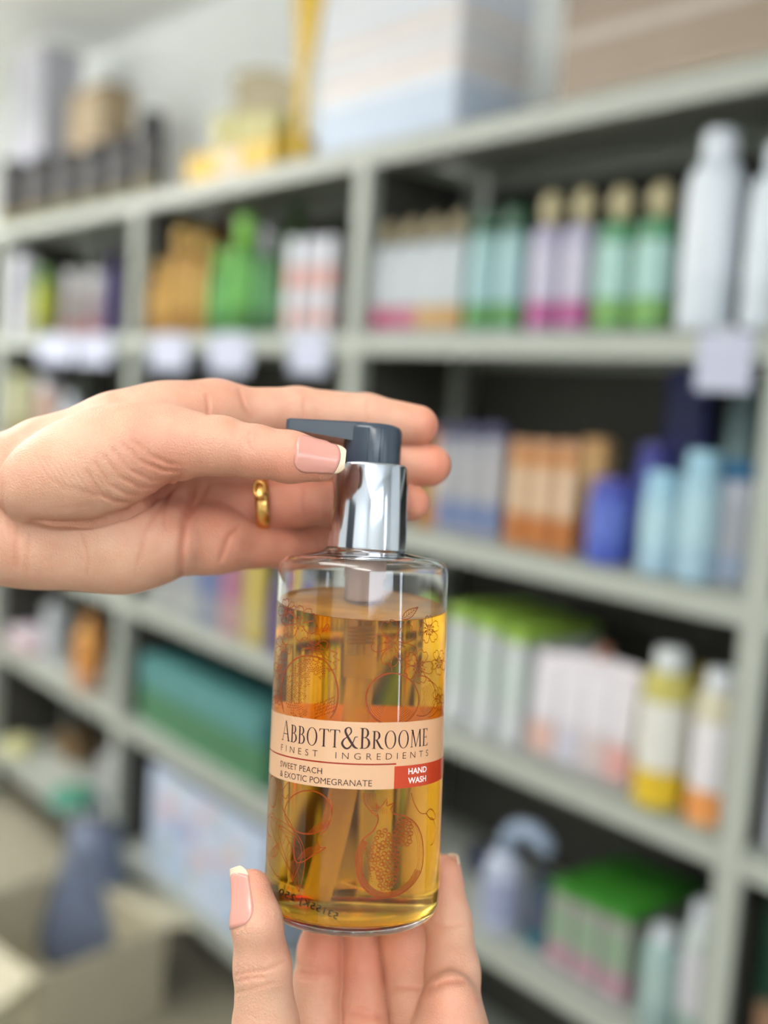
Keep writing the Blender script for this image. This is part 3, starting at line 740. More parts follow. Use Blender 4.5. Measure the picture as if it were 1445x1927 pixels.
# condensed book serif capitals, drawn as filled strokes in a box 1 high
def _rect(x0, y0, x1, y1): return ([(x0, y0), (x1, y0), (x1, y1), (x0, y1)], [(0, 1, 2, 3)])
def _quad(a, b, c, d): return ([a, b, c, d], [(0, 1, 2, 3)])
def _serif(xc, y, half, up, t=0.022, w=0.05):
    s = 1 if up else -1                         # foot (up) or head serif with bracket
    return ([(xc-half, y), (xc+half, y), (xc+half, y+s*t), (xc+w, y+s*t*1.7), (xc-w, y+s*t*1.7), (xc-half, y+s*t)], [(0, 1, 2, 3, 4, 5)] if up else [(5, 4, 3, 2, 1, 0)])
def _arc(cx, cy, rxo, ryo, rxi, ryi, a0, a1, n=22, ox=0.0):
    P, F = [], []
    for i in range(n+1):
        a = math.radians(a0+(a1-a0)*i/n)
        P.append((cx+rxo*math.cos(a), cy+ryo*math.sin(a))); P.append((cx+ox+rxi*math.cos(a), cy+ryi*math.sin(a)))
    for i in range(n): F.append((2*i, 2*i+2, 2*i+3, 2*i+1))
    return (P, F)
def _stroke(pts, n=10):
    """variable-width line: (x, y, half width), smoothed"""
    Q = []
    for i in range(len(pts)-1):
        p0, p1, p2, p3 = pts[max(i-1, 0)], pts[i], pts[i+1], pts[min(i+2, len(pts)-1)]
        for k in range(n):
            t = k/n
            Q.append([0.5*(2*p1[j]+(p2[j]-p0[j])*t+(2*p0[j]-5*p1[j]+4*p2[j]-p3[j])*t*t+(3*p1[j]-p0[j]-3*p2[j]+p3[j])*t**3) for j in range(3)])
    Q.append(list(pts[-1])); P, F = [], []
    for i, q in enumerate(Q):
        a, b = Q[max(i-1, 0)], Q[min(i+1, len(Q)-1)]
        dx, dy = b[0]-a[0], b[1]-a[1]; L = math.hypot(dx, dy) or 1
        P += [(q[0]-dy/L*q[2], q[1]+dx/L*q[2]), (q[0]+dy/L*q[2], q[1]-dx/L*q[2])]
    for i in range(len(Q)-1): F.append((2*i, 2*i+1, 2*i+3, 2*i+2))
    return (P, F)
TK, TN = 0.088, 0.034
def g_A(): return 0.60, [_quad((0.055, 0), (0.055+TN, 0), (0.31, 1.0), (0.285, 1.0)), _quad((0.49, 0), (0.49+TK, 0), (0.335, 1.02), (0.275, 1.0)),
    _rect(0.14, 0.33, 0.45, 0.33+TN), _serif(0.07, 0, 0.075, True, w=0.02), _serif(0.53, 0, 0.085, True)]
def g_B(): return 0.50, [_rect(0.08, 0, 0.08+TK, 1), _serif(0.11, 0, 0.09, True), _serif(0.11, 1, 0.09, False),
    _arc(0.22, 0.76, 0.19, 0.24, 0.10, 0.21, -90, 90), _rect(0.15, 1-TN, 0.23, 1), _rect(0.15, 0.52, 0.23, 0.52+TN), _arc(0.23, 0.275, 0.24, 0.275, 0.145, 0.24, -90, 90), _rect(0.15, 0, 0.24, TN)]
def g_O(): return 0.70, [_arc(0.35, 0.5, 0.31, 0.52, 0.225, 0.49, 0, 360, 40)]
def g_T(): return 0.56, [_rect(0.237, 0, 0.237+TK, 1), _rect(0.03, 1-TN, 0.53, 1), _serif(0.28, 0, 0.10, True), _quad((0.03, 1), (0.01, 0.83), (0.03, 0.83), (0.09, 0.97)), _quad((0.53, 1), (0.47, 0.97), (0.53, 0.83), (0.55, 0.83))]
def g_R(): return 0.58, [_rect(0.08, 0, 0.08+TK, 1), _serif(0.12, 0, 0.10, True), _serif(0.11, 1, 0.09, False), _arc(0.21, 0.74, 0.22, 0.26, 0.125, 0.23, -90, 90),
    _rect(0.15, 1-TN, 0.22, 1), _rect(0.15, 0.48, 0.22, 0.48+TN), _stroke([(0.24, 0.50, 0.045), (0.36, 0.25, 0.05), (0.48, 0.05, 0.045), (0.62, -0.02, 0.015)])]
def g_M(): return 0.80, [_quad((0.10, 0), (0.10+TN, 0), (0.16, 1), (0.12, 1)), _quad((0.37, 0), (0.42, 0), (0.20, 1), (0.10, 1)), _quad((0.37, 0), (0.41, 0.02), (0.68, 1), (0.63, 1)),
    _quad((0.65, 0), (0.65+TK, 0), (0.70, 1), (0.62, 1)), _serif(0.115, 0, 0.08, True, w=0.02), _serif(0.695, 0, 0.085, True), _serif(0.12, 1, 0.07, False), _serif(0.67, 1, 0.07, False)]
def g_E(): return 0.46, [_rect(0.08, 0, 0.08+TK, 1), _rect(0.02, 1-TN, 0.40, 1), _rect(0.02, 0, 0.42, TN), _rect(0.15, 0.49, 0.34, 0.49+TN),
    _quad((0.40, 1), (0.33, 0.97), (0.39, 0.84), (0.41, 0.84)), _quad((0.42, 0), (0.45, 0.17), (0.43, 0.17), (0.35, 0.03)), _quad((0.32, 0.60), (0.345, 0.60), (0.345, 0.42), (0.32, 0.42))]
def g_and(): return 0.74, [_stroke([(0.72, 0.56, 0.016), (0.60, 0.54, 0.02), (0.52, 0.30, 0.022), (0.36, 0.03, 0.035), (0.20, 0.0, 0.045), (0.06, 0.18, 0.05), (0.10, 0.38, 0.036), (0.27, 0.56, 0.018), (0.42, 0.76, 0.03), (0.40, 0.95, 0.03),
    (0.29, 1.0, 0.022), (0.18, 0.88, 0.044), (0.22, 0.68, 0.05), (0.40, 0.35, 0.055), (0.58, 0.08, 0.05), (0.74, 0.0, 0.014)])]
word = [(g_A, 1.0, 0.02), (g_B, .86, 0.0), (g_B, .86, 0), (g_O, .86, 0), (g_T, .86, -0.02), (g_T, .86, 0), (g_and, 1.0, 0.01), (g_B, 1.0, 0.0), (g_R, .86, 0.0), (g_O, .86, 0), (g_O, .86, 0), (g_M, .86, 0), (g_E, .86, 0)]
polys, pen = [], 0.0
for g, s, k in word:
    wdt, ps = g()
    for P, F in ps: polys.append(([(pen+x*s, y*s) for x, y in P], F))
    pen += wdt*s+0.035+k
u0 = cyl_uv(531, 1388)[0]; u1 = cyl_uv(804, 1401)[0]
zb = cyl_uv(668, 1408.5)[1]; zc = cyl_uv(668, 1369.5)[1]
add('name_lettering', wrap_poly(polys, lambda x: u0+(u1-u0)*x/(pen-0.035), lambda y: zb+(zc-zb)*y, 0.14), INK, lab)
put_text('lettering', 'FINEST  INGREDIENTS', 529, 804.5, (652, 1428.3), 1416.5, INK, thick=-0.012, spacing=1.75)
put_text('lettering', 'SWEET PEACH', 527.5, 606, (604, 1456.3), 1445.3, INK, thick=-0.006)
put_text('lettering', '& EXOTIC POMEGRANATE', 527, 699.5, (660, 1479), 1467.5, INK, thick=-0.006)
put_text('lettering', 'HAND', 767.5, 801.5, (768, 1457.2), 1446.0, WHITE, thick=0.022)
put_text('lettering', 'WASH', 767, 800.5, (768, 1474.8), 1463.5, WHITE, thick=0.022)

# ---- line drawing printed on the bottle: fruit, blossom, leaves
art_v, art_f = [], []
def line(pts, wpx=1.15, close=False):
    """ribbon through picture points laid on the bottle wall"""
    if close: pts = list(pts)+[pts[0]]
    Q = []
    for (x0, y0), (x1, y1) in zip(pts[:-1], pts[1:]):
        n = max(1, int(math.hypot(x1-x0, y1-y0)/7))
        for k in range(n): Q.append((x0+(x1-x0)*k/n, y0+(y1-y0)*k/n))
    Q.append(pts[-1])
    k0 = len(art_v)
    U_ = [cyl_uv(*q) for q in Q]
    P = [(t*31, z) for t, z in U_]
    hw = (wpx*1.28 if wpx >= 1 else wpx*0.8)*0.19/2
    for i in range(len(P)):
        a, b = P[max(i-1, 0)], P[min(i+1, len(P)-1)]
        dx, dy = b[0]-a[0], b[1]-a[1]; L = math.hypot(dx, dy) or 1
        for s in (1, -1):
            art_v.append(wrap((P[i][0]-s*dy/L*hw)/31, P[i][1]+s*dx/L*hw, 0.05))
    for i in range(len(P)-1): art_f.append((k0+2*i, k0+2*i+1, k0+2*i+3, k0+2*i+2))
def smooth(pts, n=6, close=False):
    Q = []; N = len(pts)
    rng = range(N if close else N-1)
    for i in rng:
        g = (lambda k: pts[k % N]) if close else (lambda k: pts[min(max(k, 0), N-1)])
        p0, p1, p2, p3 = g(i-1), g(i), g(i+1), g(i+2)
        for k in range(n):
            t = k/n
            Q.append(tuple(0.5*(2*p1[j]+(p2[j]-p0[j])*t+(2*p0[j]-5*p1[j]+4*p2[j]-p3[j])*t*t+(3*p1[j]-p0[j]-3*p2[j]+p3[j])*t**3) for j in (0, 1)))
    Q.append(pts[0] if close else pts[-1])
    return Q
def ell(cx, cy, rx, ry, a0=0, a1=360, rot=0, wpx=1.15, n=30):
    c, s = math.cos(math.radians(rot)), math.sin(math.radians(rot)); P = []
    for i in range(n+1):
        a = math.radians(a0+(a1-a0)*i/n); x, y = rx*math.cos(a), ry*math.sin(a)
        P.append((cx+x*c-y*s, cy+x*s+y*c))
    line(P, wpx)
rnd = random.Random(5)
def blossom(cx, cy, r, n=5, rot=0, sx=1.0):
    for k in range(n):
        a = math.radians(rot+360*k/n); ca, sa = math.cos(a), math.sin(a)
        pet = [(0.16, 0.03), (0.45, 0.30), (0.82, 0.36), (1.0, 0.16), (0.90, 0.02), (1.02, -0.14), (0.84, -0.36), (0.45, -0.28), (0.16, -0.03)]
        line(smooth([(cx+r*sx*(x*ca-y*sa), cy+r*(x*sa+y*ca)) for x, y in pet], 4), 1.0)
        line([(cx+r*sx*(0.3*ca), cy+r*0.3*sa), (cx+r*sx*0.62*ca, cy+r*0.62*sa)], 0.7)
    for k in range(11):
        a = math.radians(rot+17+360*k/11); q = 0.30+0.16*rnd.random()
        line([(cx, cy), (cx+r*sx*q*math.cos(a), cy+r*q*math.sin(a))], 0.8)
        ell(cx+r*sx*q*math.cos(a), cy+r*q*math.sin(a), 1.0, 1.0, n=6)
def leaf(x0, y0, x1, y1, w0, bend=0.0, veins=6):
    dx, dy = x1-x0, y1-y0; L = math.hypot(dx, dy); tx, ty = dx/L, dy/L; nx, ny = -ty, tx
    f = lambda t, s: (x0+dx*t+nx*(s*w0*math.sin(math.pi*t**0.8)+bend*math.sin(math.pi*t)), y0+dy*t+ny*(s*w0*math.sin(math.pi*t**0.8)+bend*math.sin(math.pi*t)))
    for s in (1, -1, 0): line([f(i/14, s) for i in range(15)], 1.15 if s else 0.9)
    for i in range(1, veins+1):
        t = i/(veins+1.5)
        for s in (1, -1): line([f(t, 0), f(min(1, t+0.12), 0.75*s)], 0.7)
z2 = lambda x, y: (480+x/3.6125, 1080+y/3.6125)
z3 = lambda x, y: (480+x/3.6125, 1420+y/3.6125)
# whole fruit on the left
out = smooth([z2(*p) for p in [(195, 940), (178, 850), (180, 740), (215, 640), (270, 580), (330, 558), (400, 562), (465, 585), (520, 650), (552, 735), (562, 830), (545, 920), (510, 985)]], 5)
line(out, 2.0); line([(x+1.2, y+0.8) for x, y in out[2:-2]], 1.2)
crown = [z2(*p) for p in [(440, 588), (412, 540), (448, 545), (440, 478), (474, 515), (502, 470), (508, 522), (560, 538), (530, 560), (572, 588), (530, 602), (552, 640), (520, 656), (488, 640)]]
line(crown, 1.5); line([z2(452, 545), z2(480, 580), z2(520, 600)], 1.1); line([z2(470, 530), z2(495, 570)], 1.0); line([z2(505, 530), z2(500, 575)], 1.0)
cxp, cyp = z2(372, 800)
for k in range(15):
    q = 0.93-0.055*k
    for j in range(46):
        a = 100+j*7.0+3.5*(k % 2)
        if a > 318 or rnd.random() < 0.10+0.03*k: continue
        if q < 0.5 and not (130 < a < 265): continue
        rr = math.radians(a)
        r2 = math.radians(a+4.6)
        line([(cxp+51*q*math.cos(rr), cyp+64*q*math.sin(rr)), (cxp+51*q*math.cos(r2), cyp+64*q*math.sin(r2))], 1.4)
for k in range(9):
    for j in range(5):
        x, y = z2(400+k*16+rnd.random()*8, 985-j*22-k*6)
        line([(x, y), (x+3.2, y-5)], 1.1)
blossom(*z2(300, 335), 33, 6, 20); blossom(*z2(395, 500), 27, 5, -80); blossom(*z2(215, 255), 24, 5, 40, 0.7)
blossom(*z2(190, 500), 25, 5, 10, 0.6); blossom(*z2(165, 650), 20, 5, 60, 0.55); blossom(*z2(145, 850), 18, 5, 20, 0.5)
line(smooth([z2(*p) for p in [(455, 395), (480, 350), (500, 345), (490, 375), (455, 395)]], 4))
# fruit, second fruit and blossom on the right
ell(*z2(932, 852), 50, 49, wpx=1.7, n=44); ell(*z2(932, 852), 48.5, 47.5, 100, 260, wpx=1.2)
for k in range(9):
    q = 0.95-0.07*k
    ell(*z2(932, 852), 50*q, 49*q, 118+k*2, 170-k*3, wpx=0.8, n=8); ell(*z2(932, 852), 50*q, 49*q, 30, 78-k*4, wpx=0.8, n=8)
ell(*z2(1130, 830), 27, 38, -105, 110, wpx=1.5); ell(*z2(1175, 850), 22, 34, -90, 90, wpx=1.1)
for k in range(7): ell(*z2(1120-k*3, 830), 25-k*2.2, 36-k*2, -40, 75, wpx=0.8, n=8)
blossom(*z2(950, 470), 44, 5, 35); blossom(*z2(1110, 630), 32, 5, 5, 0.85); blossom(*z2(1185, 380), 26, 5, 50, 0.7); blossom(*z2(1250, 600), 24, 5, 20, 0.55); blossom(*z2(1245, 850), 22, 5, 0, 0.5)
line(smooth([z2(*p) for p in [(930, 660), (925, 600), (950, 560), (985, 590), (1000, 640)]], 5)); leaf(*z2(1000, 310), *z2(1110, 225), 7)
# below the band, left: round fruit, leaf, stem
ell(*z3(362, 392), 44, 41, wpx=1.7, n=44)
for k in range(10): ell(*z3(362, 392), 44-1.6*k, 41-1.3*k, 20+k*2, 100-k*3, wpx=0.8, n=10)
line(smooth([z3(*p) for p in [(510, 260), (525, 340), (520, 420), (490, 500), (440, 545)]], 5), 1.5)
for k in range(8): line(smooth([z3(*p) for p in [(508-k*5, 300), (512-k*6, 400), (470-k*5, 500)]], 4), 0.8)
line(smooth([z3(*p) for p in [(165, 190), (185, 250), (180, 330), (205, 400), (250, 480), (275, 560)]], 5), 1.6)
line(smooth([z3(*p) for p in [(180, 270), (210, 300), (225, 270)]], 4), 1.1); line(smooth([z3(*p) for p in [(185, 250), (215, 200), (235, 190)]], 4), 1.1)
leaf(*z3(110, 420), *z3(300, 935), 22, -16, 9); leaf(*z3(165, 480), *z3(255, 860), 17, -14, 8)
line(smooth([z3(*p) for p in [(270, 560), (265, 640), (275, 720), (320, 730), (400, 680), (480, 632), (440, 630), (425, 590)]], 5), 1.7)
for k in range(8): line(smooth([z3(*p) for p in [(285+k*4, 715-k*6), (360, 690-k*8), (440, 645-k*4)]], 4), 0.8)
ell(*z3(122, 250), 8, 30, wpx=1.2); ell(*z3(115, 480), 9, 22, 90, 300, wpx=1.2); leaf(*z3(110, 705), *z3(165, 600), 6); line(smooth([z3(*p) for p in [(75, 560), (95, 720), (140, 810), (165, 830)]], 5), 1.3)
# below the band, right: the cut fruit with its seeds
ho = [(830, 400), (835, 450), (800, 520), (730, 580), (690, 680), (690, 790), (720, 880), (790, 950), (880, 972), (980, 950), (1070, 880), (1125, 790), (1140, 680), (1130, 560), (1090, 470), (1020, 420), (945, 405)]
line(smooth([z3(*p) for p in ho], 5), 2.0)
for k in range(1, 6):
    c0 = (915, 690); line(smooth([z3(c0[0]+(x-c0[0])*(1-0.035*k), c0[1]+(y-c0[1])*(1-0.025*k)) for x, y in ho[3:12]], 5), 1.1)
for k in range(1, 4):
    line(smooth([z3(c0[0]+(x-c0[0])*(1-0.05*k), c0[1]+(y-c0[1])*(1-0.03*k)) for x, y in ho[10:16]], 5), 0.9)
line([z3(*p) for p in [(830, 420), (775, 378), (830, 385), (820, 335), (850, 365), (895, 298), (895, 350), (948, 325), (920, 370), (935, 400), (985, 415)]], 1.6)
for k in range(5): line([z3(835+k*14, 400+k*2), z3(845+k*12, 350+k*3)], 0.9)
seeds = []
for _ in range(2600):
    x, y = 790+rnd.random()*190, 500+rnd.random()*420
    cxs = 800+ (y-500)*0.12
    if not (((x-880)/95)**2+((y-720)/215)**2 < 1 and x < 985 and not (x < 830 and y > 800)): continue
    if all((x-a)**2+(y-b)**2 > 27**2 for a, b in seeds): seeds.append((x, y))
for _ in range(900):
    x, y = 945+rnd.random()*130, 440+rnd.random()*200
    if ((x-1005)/60)**2+((y-530)/95)**2 < 1 and all((x-a)**2+(y-b)**2 > 24**2 for a, b in seeds): seeds.append((x, y))
for x, y in seeds:
    p = z3(x, y); rr = 3.6+rnd.random()*0.7; ell(p[0], p[1], rr, rr*0.95, wpx=1.2, n=12); ell(p[0]+0.5, p[1]-0.4, rr*0.5, rr*0.45, 200, 380, wpx=0.7, n=5)
for k in range(14): ell(*z3(752+k*3.2, 640+k*17), 0.7, 0.7, n=5); 
line(smooth([z3(*p) for p in [(735, 260), (745, 330), (790, 390), (800, 400)]], 5), 1.4)
for k in range(9): line(smooth([z3(*p) for p in [(745+k*9, 262), (752+k*9, 320), (795+k*6, 370)]], 4), 0.8)
line(smooth([z3(*p) for p in [(1160, 400), (1185, 370), (1210, 385), (1222, 430), (1195, 440), (1160, 400)]], 5), 1.4); ell(*z3(1190, 520), 9, 26, -90, 90, wpx=1.1)
line(smooth([z3(*p) for p in [(1165, 400), (1120, 395), (1080, 330), (1060, 260)]], 5), 1.2)
add('printed_drawing', mesh_from(art_v, art_f), ART, bottle_root)['label'] = 'orange line drawing of fruit, blossom and leaves'

# batch code low on the inside of the wall
P, F = font_polys('53155KJ 250', 0.012, 1.15)
x1 = max(p[0] for p in P)
vv = []
for x, y in P:                                 # stamped low on the wall from behind, so it reads mirrored
    t = 1-x/x1
    th, z = cyl_uv(524+111*t+5*y, 1683+48*t-17*y)
    q = R_BASE-6.5+math.sqrt(max(0, 6.5**2-max(0, 6.5-z)**2))-RAD(z) if z < 6.5 else 0
    vv.append(wrap(th, z, q-0.12))
add('batch_code', mesh_from(vv, F), BATCH, bottle_root)

# ---- pump: chrome collar, dark head with spout, housing, spring and dip tube
pump = bpy.data.objects.new('pump', None); col.objects.link(pump); pump.parent = bottle_root
pump.location = (0.0009, 0, HB*0.001); pump.rotation_euler = (0, math.radians(1.3), 0)
def lz(prof, n=64): return lathe([(r*.001, z*.001) for r, z in prof], n)
CHROME = mat('chrome', (206, 212, 224), 0.10, 1.0, noise=0.01)
me = lz([(12.6, 1.0), (14.15, 0.9), (14.3, 1.6), (13.5, 30.4), (13.3, 31.1), (12.8, 31.5), (11.0, 31.6), (10.8, 31.2)], 96)
add('collar', me, CHROME, pump)['label'] = 'polished chrome collar'
HEADM = mat('pump_plastic', (54, 65, 78), 0.22, spec=0.5, noise=0.03)
def head():
    """plan of the head: a round drum with faint flats, merging into a flat spout to the left and a little forward"""
    ang = math.radians(186)                     # direction of the spout in plan (x right, y back)
    ca, sa = math.cos(ang), math.sin(ang)
    r0 = 10.5; hw0, hw1, LN = 7.4, 5.2, 31.5
    v, f = [], []
    bm = bmesh.new()
    # drum
    prof = [(r0*0.985, 31.2), (r0, 32), (r0, 43.2), (r0*0.985, 44.3), (r0*0.93, 45.2), (r0*0.80, 45.8), (r0*0.5, 46.1), (0.01, 46.2)]
    n = 64
    rings_ = []
    for r, z in prof:
        ring_ = []
        for i in range(n):
            a = 2*math.pi*i/n
            rr = r
            # two fine ridges on the front of the drum
            ring_.append(bm.verts.new((rr*math.cos(a)*.001, rr*math.sin(a)*.001, z*.001)))
        rings_.append(ring_)
    for k in range(len(rings_)-1):
        for i in range(n):
            j = (i+1) % n; bm.faces.new((rings_[k][i], rings_[k][j], rings_[k+1][j], rings_[k+1][i]))
    bm.faces.new(rings_[0][::-1]); bm.faces.new(rings_[-1])
    me = bm_mesh(bm, True)
    try: me.set_sharp_from_angle(angle=math.radians(35))
    except Exception: pass
    h = add('head', me, HEADM, pump); h['label'] = 'dark slate drum on top of the collar'
    # ridges
    for ad in (-98, -74):
        a = math.radians(ad); c = (r0*math.cos(a)*.001, r0*math.sin(a)*.001)
        add('ridge', tube([(c[0], c[1], 0.0320), (c[0], c[1], 0.0438)], 0.00022, 8), HEADM, h)
    # spout blade
    secs = []
    for t in [0.0, 0.15, 0.3, 0.5, 0.75, 0.96, 1.0]:
        d = 3.0+(LN-3.0)*t; hw = (hw0+(hw1-hw0)*t)*(0.93 if t == 1.0 else 1); zt = 46.1-0.3*t-(0.35 if t == 1 else 0); th = 7.4-3.7*t-(0.5 if t == 1 else 0)
        if t == 0: th = 8.2
        sec = []
        for (sx, sz) in [(-1, -1), (-.92, -1), (.92, -1), (1, -1), (1, -0.9), (1, 0.82), (0.94, 1), (0, 1), (-0.94, 1), (-1, 0.82), (-1, -0.9)][::1]:
            y = sx*hw; z = zt-th/2+sz*th/2
            sec.append(((d*ca-y*sa)*.001, (d*sa+y*ca)*.001, z*.001))
        secs.append(sec)
    m = len(secs[0]); v = [p for s in secs for p in s]; f = []
    for k in range(len(secs)-1):
        for i in range(m):
            j = (i+1) % m; f.append((k*m+i, k*m+j, (k+1)*m+j, (k+1)*m+i))
    f.append(tuple(range(m-1, -1, -1))); f.append(tuple((len(secs)-1)*m+i for i in range(m)))
    bm = bmesh.new(); bm.from_mesh(mesh_from(v, f)); me = bm_mesh(bm)
    add('spout', me, HEADM, pump)['label'] = 'flat tapering spout pointing left'
head()
FROST = bpy.data.materials.new('frosted_plastic'); FROST.use_nodes = True
b = FROST.node_tree.nodes['Principled BSDF']; b.inputs['Base Color'].default_value = S(214, 190, 180); b.inputs['Roughness'].default_value = 0.4
b.inputs['Transmission Weight'].default_value = 0.6; b.inputs['IOR'].default_value = 1.2
def tubemat(name, ior, mixf):
    m = bpy.data.materials.new(name); m.use_nodes = True; nt = m.node_tree
    nt.nodes.remove(nt.nodes['Principled BSDF']); out = nt.nodes['Material Output']
    g = nt.nodes.new('ShaderNodeBsdfGlass'); g.inputs['IOR'].default_value = ior; g.inputs['Roughness'].default_value = 0.25
    d = nt.nodes.new('ShaderNodeBsdfTranslucent'); d.inputs['Color'].default_value = (0.95, 0.92, 0.85, 1)
    e = nt.nodes.new('ShaderNodeBsdfDiffuse'); e.inputs['Color'].default_value = (0.95, 0.92, 0.85, 1)
    a = nt.nodes.new('ShaderNodeMixShader'); nt.links.new(d.outputs[0], a.inputs[1]); nt.links.new(e.outputs[0], a.inputs[2])
    k = nt.nodes.new('ShaderNodeMixShader'); k.inputs[0].default_value = mixf
    nt.links.new(g.outputs[0], k.inputs[1]); nt.links.new(a.outputs[0], k.inputs[2]); nt.links.new(k.outputs[0], out.inputs['Surface'])
    return m
TUBE = tubemat('dip_tube_plastic', 1.08, 0.38); HOUS = tubemat('pump_housing_plastic', 1.12, 0.25)
ho_ = add('pump_housing', lz([(7.4, 2.0), (7.6, -8.5), (7.0, -9.5), (7.0, -16.5), (6.2, -17.6)][::-1], 48), FROST, pump); ho_['label'] = 'milky pump housing inside the neck'
# parts below are placed in the bottle's own frame
add('pump_barrel', lz([(4.0, HB-44), (4.4, HB-43), (4.4, HB-17.5), (5.0, HB-17)], 40), HOUS, bottle_root)['label'] = 'clear barrel of the pump'
sp = []
for i in range(121):
    a = i/120*2*math.pi*4.5; sp.append((2.9*math.cos(a)*.001, 2.9*math.sin(a)*.001, (HB-24-7.5*i/120)*.001))
add('spring', tube(sp, 0.0004, 8), mat('steel', (170, 165, 150), 0.25, 1.0), bottle_root)['label'] = 'steel spring'
dp = []
for i in range(15):
    t = i/14; z = (HB-36)*(1-t)+6.5*t
    dp.append(((0.3-9.0*t**1.7)*.001, (1.0+3.0*t)*.001, z*.001))
add('dip_tube', tube(dp, 0.0036, 20, False), TUBE, bottle_root)['label'] = 'pale dip tube bending to the left'
# ---------------------------------------------------------------- hands: signed-distance flesh, meshed and creased
def cpt(px, py, z):                            # camera-space millimetres (x right, y down, z away)
    return np.array([(px-CX)/FPX*z, (py-CY)/FPX*z, z])
def c2w(P):
    P = np.asarray(P, float)
    return CAM+0.001*(P[:, :1]*RI-P[:, 1:2]*UP+P[:, 2:3]*FW)

def d_cone(P, a, b, ra, rb):
    ba = b-a; t = np.clip(((P-a)@ba)/(ba@ba), 0, 1)
    q = P-a-t[:, None]*ba
    return np.sqrt((q*q).sum(1))-(ra+(rb-ra)*t)
def d_ell(P, c, R, rad):
    q = (P-c)@R.T
    k0 = np.sqrt(((q/rad)**2).sum(1)); k1 = np.sqrt(((q/(rad*rad))**2).sum(1))+1e-9
    return k0*(k0-1)/k1
def smin(a, b, k):
    h = np.clip(0.5+0.5*(b-a)/k, 0, 1)
    return b+(a-b)*h-k*h*(1-h)

class Hand:
    def __init__(s, z0):
        s.z0 = z0; s.palm = []; s.fingers = []; s.creases = []; s.bumps = []
    def J(s, px, py, dz, rpx):
        z = s.z0+dz
        return (cpt(px, py, z), rpx*z/FPX)
    def cone(s, k, *js):
        J = [s.J(*j) for j in js]
        for (a, ra), (b, rb) in zip(J[:-1], J[1:]): s.palm.append(('c', a, b, ra, rb, k))
    def ell(s, k, px, py, dz, lx, ly, lz, ang=0.0):
        z = s.z0+dz; c, n = math.cos(ang), math.sin(ang)
        R = np.array([[c, n, 0], [-n, c, 0], [0, 0, 1.0]])
        s.palm.append(('e', cpt(px, py, z), R, np.array([lx*z/FPX, ly*z/FPX, lz]), k))
    def finger(s, k, *js, kin=2.5):
        s.fingers.append((k, kin, [s.J(*j) for j in js]))
    def crease(s, depth, width, pts, zmax=999):
        s.creases.append((depth, width, [np.array(p, float) for p in pts], zmax))
    def bump(s, amp, width, pts, zmax=999):
        s.creases.append((-amp, width, [np.array(p, float) for p in pts], zmax))
    def sdf(s, P, fine=True):
        d = None
        for p in s.palm:
            e = d_cone(P, *p[1:5]) if p[0] == 'c' else d_ell(P, *p[1:4])
            d = e if d is None else smin(d, e, p[-1])
        F = None
        for k, kin, js in s.fingers:
            e = None
            for (a, ra), (b, rb) in zip(js[:-1], js[1:]):
                q = d_cone(P, a, b, ra, rb); e = q if e is None else smin(e, q, kin)
            d2 = smin(d, e, k)-d
            F = d2 if F is None else np.minimum(F, d2)
        if F is not None:
            d = d+F
        if fine:
            X = P[:, 0]/P[:, 2]*FPX+CX; Y = P[:, 1]/P[:, 2]*FPX+CY; XY = np.stack([X, Y], 1)
            for depth, width, pts, zmax in s.creases:
                m = None
                lo = np.min(pts, axis=0)-3*width; hi = np.max(pts, axis=0)+3*width
                sel = np.nonzero((X > lo[0]) & (X < hi[0]) & (Y > lo[1]) & (Y < hi[1]) & (P[:, 2] < s.z0+zmax))[0]
                if not len(sel): continue
                Q = XY[sel]; L = sum(np.linalg.norm(b-a) for a, b in zip(pts[:-1], pts[1:])); run = 0
                best = np.full(len(sel), 1e9); u = np.zeros(len(sel))
                for a, b in zip(pts[:-1], pts[1:]):
                    ba = b-a; t = np.clip((Q-a)@ba/(ba@ba), 0, 1); q = Q-a-t[:, None]*ba
                    r = np.sqrt((q*q).sum(1)); ln = np.linalg.norm(ba)
                    c = r < best; best = np.where(c, r, best); u = np.where(c, (run+t*ln)/L, u); run += ln
                taper = np.clip(np.minimum(u, 1-u)/0.18, 0, 1)**0.7
                d[sel] += depth*taper*np.exp(-(best/width)**2)
        return d

